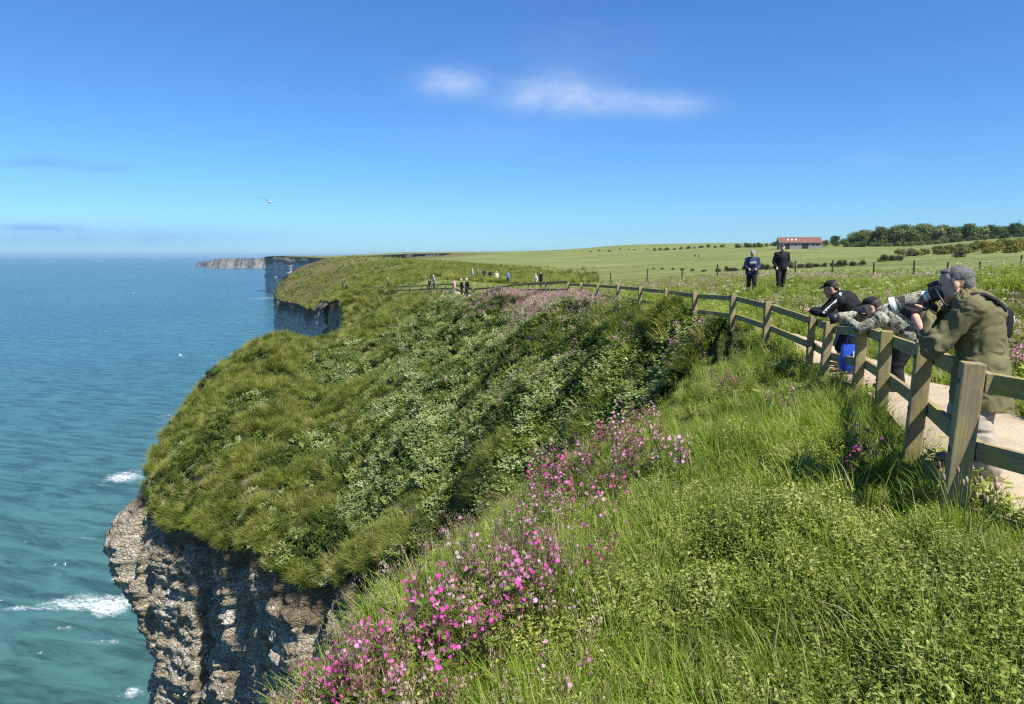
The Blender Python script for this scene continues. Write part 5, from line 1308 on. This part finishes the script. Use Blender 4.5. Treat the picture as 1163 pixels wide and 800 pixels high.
# ------------------------------------------------ generic figure from joints
def figure(O, f, J, look, label, voxel=.011, S=1.0, folds=.008, group=None, top=M_black, legs=M_black, skin=M_skin, hairm=M_haird, hat=None, shorts=False, shoes=M_shoed, sleeves=1.0, headpitch=.3, headyaw=0, hem=None, detail=True, coat=1.0):
    O = Vector(O); F_ = Frame(f); G = lambda k: F_(*J[k])
    hp, P, M = head_prims(F_, G('head'), headpitch, headyaw, S)
    q = {k: G(k) for k in J}
    nec = q['neck']
    pr = (hp if detail else [('e', P(0, 0, 0), (.088 * S, .075 * S, .115 * S), M, 2), ('c', P(.08, 0, 0), P(.105, 0, -.02), .012, .014, 6)]) + [('c', nec, q['head'], .058, .052), ('c', q['pel'], q['che'], .13, .145), ('c', q['che'], nec, .14, .07), ('c', q['shL'], q['shR'], .065, .065)]
    for s in 'LR':
        pr += [('c', q['sh' + s], q['el' + s], .05, .04), ('c', q['el' + s], q['wr' + s], .04, .028), ('c', q['hip' + s], q['kn' + s], .085, .055), ('c', q['kn' + s], q['kn' + s].lerp(q['an' + s], .35), .052, .056), ('c', q['kn' + s].lerp(q['an' + s], .35), q['an' + s], .056, .036), ('c', q['an' + s], q['an' + s] + F_(.10, 0, -.045), .034, .028)]
        d = (q['wr' + s] - q['el' + s]).normalized()
        if detail:
            up = Vector((0, 0, 1)); up = (up - d * up.dot(d)); up = up.normalized() if up.length > .2 else F_.l * (1 if s == 'L' else -1)
            sd_ = d.cross(up) * (1 if s == 'L' else -1); hand(pr, F_, q['wr' + s], q['wr' + s] + d * .055, d, up, sd_, .5)
        else: pr.append(('c', q['wr' + s], q['wr' + s] + d * .11, .032, .028))
    o = blob('person', pr, voxel, skin, None, 2); o.location = O; tag(o, label, 'person', group)
    jk = [('c', q['pel'] + F_(0, 0, .02), q['che'], .155 * coat, .170 * coat), ('c', q['che'], nec - (nec - q['che']) * .25, .165, .10), ('c', q['shL'], q['shR'], .088, .088), ('c', q['hipL'], q['hipR'], .135 * coat, .135 * coat)]
    for s in 'LR':
        jk += [('c', q['sh' + s], q['el' + s] if sleeves > .4 else q['sh' + s].lerp(q['el' + s], .7), .078, .064)]
        if sleeves > .4: jk.append(('c', q['el' + s], q['el' + s].lerp(q['wr' + s], sleeves), .064, .048))
    jo = blob('jacket', jk, voxel, top, o, 3, folds, 9)
    tr = [('c', q['hipL'] + F_(0, 0, .04), q['hipR'] + F_(0, 0, .04), .128, .128)]
    for s in 'LR':
        tr.append(('c', q['hip' + s], q['kn' + s], .108, .082))
        if not shorts: tr.append(('c', q['kn' + s], q['an' + s] + F_(0, 0, .02), .078, .062))
    blob('shorts' if shorts else 'trousers', tr, voxel, legs, o, 3, folds, 9)
    if detail:
        eyes('eye', P, M, S, o)
        for s in 'LR': shoe(o, F_, q['an' + s], F_(1, .1 if s == 'L' else -.1, 0), shoes)
    if hairm is not None:
        if detail: hl = [('e', P(-.035, 0, .045), (.085 * S, .084 * S, .076 * S), M, 3), ('e', P(-.075, 0, -.01), (.04, .066, .06), M, 3)]
        else: hl = [('e', P(-.03, 0, .05), (.082 * S, .082 * S, .078 * S), M, 2)]
        if hat is None: hl.append(('e', P(.035, 0, .092), (.045, .055, .028), M, 3))
        blob('hair', hl, voxel * .8, hairm, o, 2, .005, 30)
    if hat is not None:
        hh = [('e', P(-.012, 0, .072), (.102 * S, .088 * S, .062 * S), M, 3), ('c', P(.05, .045, .066), P(.145, .03, .050), .016, .010, 8), ('c', P(.05, -.045, .066), P(.145, -.03, .050), .016, .010, 8), ('c', P(.05, 0, .070), P(.160, 0, .053), .018, .010, 8)]
        blob('cap', hh, voxel * .75, hat, o, 2)
    return o, F_, q, jo
def ground_z(x, y, k=.02): return float(tz(x, y)) + k
# man leaning on the rail in a black top with a white sleeve stripe
def leaning_man():
    O = Vector((5.10, 10.85, 0)); O.z = ground_z(O.x, O.y); zz = -O.z
    J = dict(pel=(-.20, 0, .56 + zz), che=(-.04, 0, .80 + zz), neck=(.085, 0, .915 + zz), head=(.185, 0, 1.0 + zz), shL=(.06, .185, .83 + zz), shR=(.09, -.185, .84 + zz), elL=(.26, .23, .63 + zz), wrL=(.43, .19, .655 + zz), elR=(.30, -.20, .62 + zz), wrR=(.44, -.10, .64 + zz),
             hipL=(-.20, .09, .50 + zz), hipR=(-.18, -.09, .50 + zz), knL=(-.10, .12, .08 + zz), knR=(.0, -.12, .08 + zz), anL=(-.20, .14, .085), anR=(-.02, -.14, .085))
    o, F_, q, jo = figure(O, (-.90, .43), J, None, 'man in black cap and black top with white sleeve stripe, arms on the rail', .0105, top=M_black, legs=M_black, hairm=M_haird, hat=M_black, shorts=True, sleeves=.92, headpitch=.35, skin=M_skin2)
    m = MB(); a, b = q['shL'], q['elL']; n = F_(-.15, 1, .25).normalized()
    path = [F_(-.02, .10, 0) * 0 + q['neck'].lerp(a, .45) + F_(-.03, .03, .065), a + F_(-.01, .045, .072), a + F_(.02, .078, .02), a.lerp(b, .35) + F_(.012, .070, .015), a.lerp(b, .7) + F_(.012, .064, .015), b + F_(.0, .062, .012)]
    for u, v in zip(path[:-1], path[1:]): m.beam(u, v + (v - u).normalized() * .006, .012, .032, up=F_.f)
    m.build('sleeve_stripe', M_lensw, o, .003)
leaning_man()
def blond_person():
    O = Vector((5.42, 11.55, 0)); O.z = ground_z(O.x, O.y); zz = -O.z
    J = dict(pel=(-.12, 0, .50 + zz), che=(.0, 0, .70 + zz), neck=(.09, 0, .80 + zz), head=(.16, 0, .90 + zz), shL=(.06, .165, .73 + zz), shR=(.09, -.165, .73 + zz), elL=(.24, .2, .56 + zz), wrL=(.40, .14, .60 + zz), elR=(.26, -.2, .56 + zz), wrR=(.42, -.1, .60 + zz),
             hipL=(-.12, .08, .46 + zz), hipR=(-.11, -.08, .46 + zz), knL=(-.03, .10, .06 + zz), knR=(.02, -.10, .06 + zz), anL=(-.12, .12, .085), anR=(-.04, -.12, .085))
    figure(O, (-.90, .43), J, None, 'fair haired person half hidden behind the man in the black cap at the rail', .0115, S=.96, top=M_grey, legs=M_bluec, hairm=M_hairb, shorts=True, headpitch=.15, skin=M_skin2)
blond_person()
def camo_man():
    O = Vector((4.93, 8.98, 0)); O.z = ground_z(O.x, O.y); zz = -O.z
    J = dict(pel=(-.17, 0, .56 + zz), che=(.08, 0, .72 + zz), neck=(.235, 0, .775 + zz), head=(.315, 0, .845 + zz), shL=(.19, .19, .70 + zz), shR=(.22, -.18, .71 + zz), elL=(.42, .22, .57 + zz), wrL=(.56, .05, .66 + zz), elR=(.40, -.24, .56 + zz), wrR=(.40, -.07, .70 + zz),
             hipL=(-.17, .09, .50 + zz), hipR=(-.16, -.09, .50 + zz), knL=(-.02, .13, .10 + zz), knR=(.06, -.13, .10 + zz), anL=(-.08, .16, .085), anR=(.05, -.16, .085))
    o, F_, q, jo = figure(O, (-.88, .48), J, None, 'person in a camouflage jacket and black cap bent low over the fence with a lens', .0105, top=M_camo, legs=M_black, hairm=M_haird, hat=M_black, headpitch=.25, sleeves=1.0, coat=1.05)
    # backpack
    bc = F_(-.135, .0, .81 + zz); b = empty('backpack', O + bc); tag(b, 'black backpack on the back of the person in camouflage', 'backpack'); Rm = F_.rot(1.0)
    d = Rm @ Vector((0, 0, 1)); n = Rm @ Vector((-1, 0, 0))
    blob('pack', [('c', d * .16 + F_.l * k_, d * -.15 + F_.l * k_, .085, .10) for k_ in (-.09, -.045, 0, .045, .09)], .012, M_black, b, 3, .006, 10)
    blob('pocket', [('c', n * .085 - d * .02 + F_.l * .05, n * .085 - d * .13 + F_.l * .05, .05, .055), ('c', n * .085 - d * .02 - F_.l * .05, n * .085 - d * .13 - F_.l * .05, .05, .055)], .012, M_black, b, 3)
    for s in (1, -1):
        m = MB(); m.tube([d * .17 + F_.l * s * .08, d * .24 - n * .10 + F_.l * s * .10, d * .20 - n * .24 + F_.l * s * .12, d * .05 - n * .28 + F_.l * s * .13], .014, 6); m.build('shoulder_strap', M_black, b, smoothf=True)
    # lens wrapped in camouflage, resting over the rail
    l0 = F_(.40, .0, .765 + zz); l1 = F_(.80, .04, .665 + zz); ax = (l1 - l0).normalized(); up = (Vector((0, 0, 1)) - ax * ax.z).normalized()
    c = empty('camera', O + l0); tag(c, 'camera with a camouflage wrapped telephoto lens held over the rail by the crouching person', 'camera'); C = lambda t, r=0: ax * t + up * r
    m = MB(); m.beam(C(-.04), C(.04), .13, .095, up=up); m.build('body', M_blk, c, .014)
    m = MB(); m.tube([C(.04), C(.10), C(.11), C(.24), C(.25), C(.31)], [.038, .042, .052, .058, .064, .064], 20); m.build('lens_barrel', M_camo, c, smoothf=True)
    m = MB(); m.tube([C(.31), C(.315), C(.41)], [.058, .066, .070], 20); m.build('lens_hood', M_blk, c, smoothf=True)
camo_man()
# blue carrier bag hanging on the inner side of the fence
def carrier_bag():
    x, y = 4.86, 9.95; z = ground_z(x, y); b = empty('carrier_bag', (x, y, z)); tag(b, 'bright blue carrier bag with a white label hanging behind the fence', 'bag')
    mb = simple('blue_plastic', (.025, .085, .50), .4, .5, .15, 10); F_ = Frame((-.92, .38)); V = []; F2 = []
    lev = [(.16, .145, .055), (.22, .165, .075), (.36, .165, .07), (.50, .155, .05), (.56, .15, .03)]
    for zz, w, t in lev:
        for k in range(20):
            a = 2 * PI * k / 20; ca, sa = math.cos(a), math.sin(a); r = 1 + .06 * math.sin(5 * a + zz * 20)
            V.append(F_(abs(ca) ** .5 * math.copysign(1, ca) * w * r, abs(sa) ** .6 * math.copysign(1, sa) * t * r, zz))
    for k in range(len(lev) - 1):
        for j in range(20): F2.append((k * 20 + j, k * 20 + (j + 1) % 20, k * 20 + 20 + (j + 1) % 20, k * 20 + 20 + j))
    F2.append(tuple(range(19, -1, -1))); mobj('sack', V, F2, mb, b)
    m = MB(); m.beam(F_(-.05, .083, .30), F_(-.05, .078, .47), .10, .006, up=F_.l); m.build('label_patch', M_lensw, b)
    for s in (1, -1):
        m = MB(); m.tube([F_(-.09, s * .03, .55), F_(-.07, s * .025, .68), F_(.07, s * .025, .68), F_(.09, s * .03, .55)], .009, 6); m.build('handle', mb, b, smoothf=True)
carrier_bag()
def stand_joints(step=.0, arm=0.0, lean=0.0):
    return dict(pel=(0, 0, .93), che=(.02 + lean, 0, 1.25), neck=(.03 + lean * 1.5, 0, 1.44), head=(.06 + lean * 1.8, 0, 1.60), shL=(.0 + lean, .19, 1.38), shR=(.0 + lean, -.19, 1.38), elL=(-.06 + arm * .3 + lean, .26, 1.10), wrL=(.04 + arm + lean, .22 - arm * .3, .90 + arm * .6), elR=(-.06 + arm * .3 + lean, -.26, 1.10), wrR=(.04 + arm + lean, -.22 + arm * .3, .90 + arm * .6),
                hipL=(0, .09, .88), hipR=(0, -.09, .88), knL=(.04 + step, .10, .48), knR=(.04 - step * .5, -.10, .48), anL=(step * 1.2, .10, .085), anR=(-step * 1.3, -.10, .10))
def walker(px, d, f, J, label, **kw):
    x, y, _ = at(px, 330, d); return figure((x, y, ground_z(x, y)), f, J, None, label, .016, folds=.010, **kw)
def walkers():
    o, F_, q, jo = walker(853, 27.5, (-.25, -1), stand_joints(.10, .22), 'walker in dark jacket and cap with a grey chest patch, left of a walking pair', top=M_navy, legs=M_black, hat=M_haird and M_grey, hairm=M_haird, coat=1.15)
    blob('chest_pouch', [('c', F_(.20, .07, 1.24), F_(.20, -.06, 1.22), .07, .07)], .014, M_grey, o, 3)
    walker(886, 26.0, (-.1, -1), stand_joints(-.10, .05), 'walker all in black with dark hair, right of the pair on the path', top=M_black, legs=M_black, hairm=M_haird, coat=1.1, sleeves=.95)
walkers()
# ------------------------------------------------ small figures along the clifftop in the distance
def far_person(px, ptop, d, f, label, top, legs, hairm, group='visitors at the distant viewpoint', hat=None, s=1.0, lean=.0):
    x, y, ztop = at(px, ptop, d)
    z = float(tz(x, y)); J = stand_joints(.03, random.choice((0, .2)), lean)
    o, F_, q, jo = figure((x, y, z), f, J, None, label, .03, folds=0, group=group, top=top, legs=legs, hairm=hairm, hat=hat, detail=False)
    k = max(.92, min(1.15, (ztop - z) / 1.72)); o.scale = (k, k, k); return o
for a in [(516, 317, 65, (-1, .2), 'person in a reddish top beside the distant fence, left of two people in black', M_pinkc, M_grey, M_haird), (524.5, 316, 64, (-1, 0), 'white haired person in black at the distant fence, left of another in black', M_black, M_black, M_hairw),
          (530.5, 315.5, 62.8, (-.8, -.4), 'person in black at the distant fence with a pale hat, right of another in black', M_black, M_black, M_hairw), (537, 317.5, 92, (-1, .3), 'grey topped person on the path just beyond the group at the distant fence', M_grey, M_navy, M_hairw),
          (543, 317.5, 100, (-1, .3), 'person in green on the path beyond the group at the distant fence', M_greenc, M_navy, M_haird), (550, 311.5, 98, (.2, -1), 'person in dark clothes standing left of one in black on the path', M_navy, M_black, M_haird),
          (557, 311, 94, (.3, -1), 'person in black on the path beside one in a cream top', M_black, M_black, M_haird), (564, 311, 93, (.1, -1), 'person in a cream top and pale hair on the path', M_cream, M_grey, M_hairw),
          (577, 311, 88, (-.3, -1), 'person in dark blue standing alone on the path right of the cream top', M_bluec, M_navy, M_haird), (614.5, 307, 74, (-1, -.4), 'person in black at the bend of the fence, taller of two', M_black, M_black, M_haird),
          (609, 310, 74, (-1, -.2), 'person in beige leaning at the bend of the fence beside one in black', M_cream, M_grey, M_hairb), (493, 316.5, 76, (-1, 0), 'person with a white hat behind the viewpoint rail', M_grey, M_black, M_hairw),
          (488, 319.5, 74, (-1, .1), 'person in black bending over the viewpoint rail', M_black, M_black, M_haird), (441, 319, 100, (-1, 0), 'person with a white hat far along the viewpoint fence', M_greenc, M_black, M_hairw),
          (389, 320.5, 128, (-1, 0), 'person in dark clothes at the far end of the viewpoint fence, left of two', M_navy, M_black, M_haird), (394, 321, 127, (-1, 0), 'person in grey at the far end of the viewpoint fence, right of two', M_grey, M_black, M_haird)]:
    far_person(*a)
for a in [(789, 300, 300, (0, -1), 'tiny figure in dark clothes far out in the field, left of two', M_black, M_black, M_haird), (793.5, 300, 298, (0, -1), 'tiny figure in a dark coat far out in the field, right of two', M_navy, M_black, M_haird)]:
    far_person(*a, group='walkers far out in the field')
# ---------------------------------------------------------------- individual campion plants of the near bank
def ground_hit(px, py, over=.22):
    x, y, z = ray(px, py); d0 = 1.2
    ds = np.arange(1.2, 26, .04); X = x / y * ds; Z = HZ + z / y * ds; T = tz(X, ds) + over
    k = np.nonzero(Z < T)[0]
    if len(k) == 0: return None
    i = k[0]; return X[i], ds[i]
M_stem = leaf_mat('campion_stem', [(.08, .10, .03), (.13, .09, .05)], .2)
M_mag = leaf_mat('campion_magenta', [(.70, .06, .42), (.80, .12, .50)], .35, .6, .1)
def campion_kit(seed, pale):
    """stems with leaves as one mesh, flower heads as their own meshes"""
    random.seed(seed); b = PB(); heads = []
    ns = random.randint(2, 4)
    for k in range(ns):
        a = R(0, 6.28); r = R(.03, .12); top = Vector((math.cos(a) * r, math.sin(a) * r, R(.34, .52))); mid = top * .5 + Vector((R(-.015, .015), R(-.015, .015), .01))
        b.stem((0, 0, -.03), mid, .0026, 0); b.stem(mid, top, .0021, 0)
        for j in range(4):
            t = .15 + j * .22; p = (mid * (t * 2) if t < .5 else mid.lerp(top, t * 2 - 1)); aa = R(0, 6.28)
            for s in (0, PI): b.leaf(p, (R(-.3, .3), R(-.3, .3), 1), (math.cos(aa + s), math.sin(aa + s), R(.0, .6)), R(.045, .085) * (1.1 - .5 * t), R(.011, .018), 1)
        h = PB(); h.V.append(tuple(top)); hub = 0
        for q in range(random.randint(4, 8)):
            p = top + Vector((R(-.045, .045), R(-.045, .045), R(-.13, .04)))
            b.stem(top - Vector((0, 0, .13)), p, .0014, 0)
            h.flower(p, (R(-1, 1), R(-1.3, .4), R(.1, 1.0)), R(.0095, .0135), 0, hub=hub)
        heads.append(h)
    mats = [M_pinkpale if pale and R(0, 1) < .6 else (M_mag if R(0, 1) < .35 else M_pink)]
    return b.mesh('stems', [M_stem, M_broad]), [h.mesh('flower_head', mats + [M_seed]) for h in heads]
KITS = [campion_kit(100 + k, k % 4 == 0) for k in range(14)]
random.seed(5)
def campion(px, py, label, k=None, s=1.0, over=.3):
    h = ground_hit(px, py, over * s)
    if h is None: return
    x, y = h
    if y > 15: return
    st, hd = KITS[random.randrange(14) if k is None else k]
    o = link(bpy.data.objects.new('red_campion', st)); o.location = (x, y, float(tz(x, y)) - .01); s *= R(.85, 1.2); o.scale = (s, s, s); o.rotation_euler = (R(-.15, .15), R(-.15, .15), R(0, 6.28))
    tag(o, label, 'wildflower', 'pink campion plants on the near bank')
    for m in hd: link(bpy.data.objects.new('flower_head', m), o)
CL = [(545, 727, 20, 6, 'bright magenta campion in the tall grass at the lower middle of the bank', 1.05), (592, 695, 14, 5, 'pink campion growing in the middle of the bank beside the long grass', 1), (605, 662, 14, 7, 'pink campion growing in the middle of the bank beside the long grass', 1), (640, 640, 22, 9, 'pink campion growing in the middle of the bank beside the long grass', 1), (622, 625, 14, 5, 'pink campion growing in the middle of the bank beside the long grass', 1),
      (650, 540, 26, 18, 'pink campion crowding the edge of the gully in the middle of the picture', 1.2), (628, 556, 18, 12, 'pink campion crowding the edge of the gully in the middle of the picture', 1.15), (605, 580, 20, 9, 'pink campion crowding the edge of the gully in the middle of the picture', 1.1), (724, 502, 20, 20, 'pink campion in the clump at the head of the gully edge', 1.3), (704, 515, 16, 10, 'pink campion in the clump at the head of the gully edge', 1.25), (690, 548, 26, 9, 'pink campion scattered between the two edge clumps', 1.15), (765, 522, 9, 3, 'pink campion standing alone in grass right of the edge clumps', 1),
      (570, 668, 20, 6, 'pink campion among pale seed heads near the rock edge', 1), (535, 648, 22, 7, 'pink campion among pale seed heads near the rock edge', 1), (512, 672, 20, 6, 'pink campion among pale seed heads near the rock edge', 1), (510, 712, 22, 5, 'pink campion among pale seed heads near the rock edge', .95), (475, 735, 24, 7, 'pink campion above the rock edge at the bottom of the bank', .92), (440, 752, 26, 9, 'pink campion above the rock edge at the bottom of the bank', .92), (395, 772, 22, 10, 'pink campion in the thick clump in the bottom corner of the bank', .9), (370, 788, 18, 8, 'pink campion in the thick clump in the bottom corner of the bank', .9), (420, 788, 20, 5, 'pink campion in the thick clump in the bottom corner of the bank', .9),
      (598, 782, 20, 4, 'small pink campion in long grass at the bottom edge', .8), (880, 455, 8, 3, 'pink campion in bright grass below the far posts', 1), (838, 437, 14, 4, 'pink campion at the foot of the fence by the gully head', 1), (590, 612, 26, 7, 'pale campion on the mossy edge of the gully', 1), (560, 635, 22, 6, 'pale campion on the mossy edge of the gully', 1), (490, 698, 20, 5, 'pink campion above the rock edge at the bottom of the bank', .92)]
for cx, cy, sp_, n, lb, s in CL:
    for _ in range(n): campion(random.gauss(cx, sp_ * 1.0), min(797, random.gauss(cy, sp_ * .65)), lb, (random.choice((5, 9)) if 'magenta' in lb else None) if 'pale' not in lb else random.choice((0, 4, 8, 12)), s)
for _ in range(3): campion(random.gauss(973, 3), random.gauss(516, 7), 'tall pink campion standing alone in dark grass below the near posts', 5, 1.0)
# brown ribwort heads beside the edging board
def ribwort():
    random.seed(9); kits = []
    for k in range(4):
        m = MB(); h = R(.28, .42); bx, by = R(-.05, .05), R(-.05, .05); m.tube([(0, 0, -.02), (bx * .4, by * .4, h * .6), (bx, by, h)], .0022, 5); st = mesh_from('stalk', m.V, m.F, M_stem)
        m = MB(); m.tube([(bx, by, h - .002), (bx, by, h + .01), (bx * 1.05, by * 1.05, h + .028), (bx * 1.08, by * 1.08, h + .042)], [.004, .009, .0085, .002], 8); kits.append((st, mesh_from('seed_head', m.V, m.F, M_seed)))
    for px, py in [(1100, 552), (1108, 556), (1112, 548), (1119, 560), (1124, 553), (1133, 562), (1140, 572), (1146, 566), (1160, 568), (1092, 546), (1116, 570), (1128, 575)]:
        h = ground_hit(px, py, .30)
        if h is None: continue
        x, y = h; st, hd = random.choice(kits); o = link(bpy.data.objects.new('ribwort_plantain', st)); o.location = (x - .12, y - .05, float(tz(x - .12, y - .05))); o.rotation_euler.z = R(0, 6); tag(o, 'brown ribwort plantain head on a thin stalk in front of the edging board', 'wildflower', 'ribwort heads by the fence'); link(bpy.data.objects.new('seed_head', hd), o)
ribwort()
def white_flower():
    h = ground_hit(1078, 787, .20); x, y = h; b = PB(); random.seed(3)
    b.flower((0, 0, .20), (-.3, -.9, .5), .020, 0); b.flower((.02, -.01, .185), (.4, -.9, .3), .018, 0); M = simple('white_petal', (.82, .83, .86), .6, .2, .05)
    q = PB(); q.stem((0, 0, 0), (0, 0, .2), .002); q.leaf((0, 0, .08), (0, 0, 1), (1, 0, .3), .06, .012)
    o = link(bpy.data.objects.new('white_campion', q.mesh('stems', [M_stem]))); o.location = (x, y, float(tz(x, y))); o.scale = (1, 1, 1); tag(o, 'single white flower low in the herbs at the bottom right', 'wildflower'); link(bpy.data.objects.new('flower_head', b.mesh('flower_head', [M])), o)
white_flower()
# ---------------------------------------------------------------- sea haze
def build_haze():
    m, nt, out = newmat('haze_air')
    v = N(nt, 'ShaderNodeVolumePrincipled'); v.inputs['Color'].default_value = (.50, .78, 1.0, 1); v.inputs['Density'].default_value = 5.5e-5; v.inputs['Anisotropy'].default_value = .2
    nt.links.new(v.outputs[0], out.inputs['Volume'])
    r = 43000.0; z0 = SEA - 4; z1 = 60.0
    V = [(-r, -r, z0), (r, -r, z0), (r, r, z0), (-r, r, z0), (-r, -r, z1), (r, -r, z1), (r, r, z1), (-r, r, z1)]
    o = mobj('haze', V, [(3, 2, 1, 0), (4, 5, 6, 7), (0, 1, 5, 4), (1, 2, 6, 5), (2, 3, 7, 6), (3, 0, 4, 7)], m, smoothf=False); tag(o, kind='stuff')
build_haze()
SC.cycles.use_denoising = False
SC.cycles.filter_width = 1.25
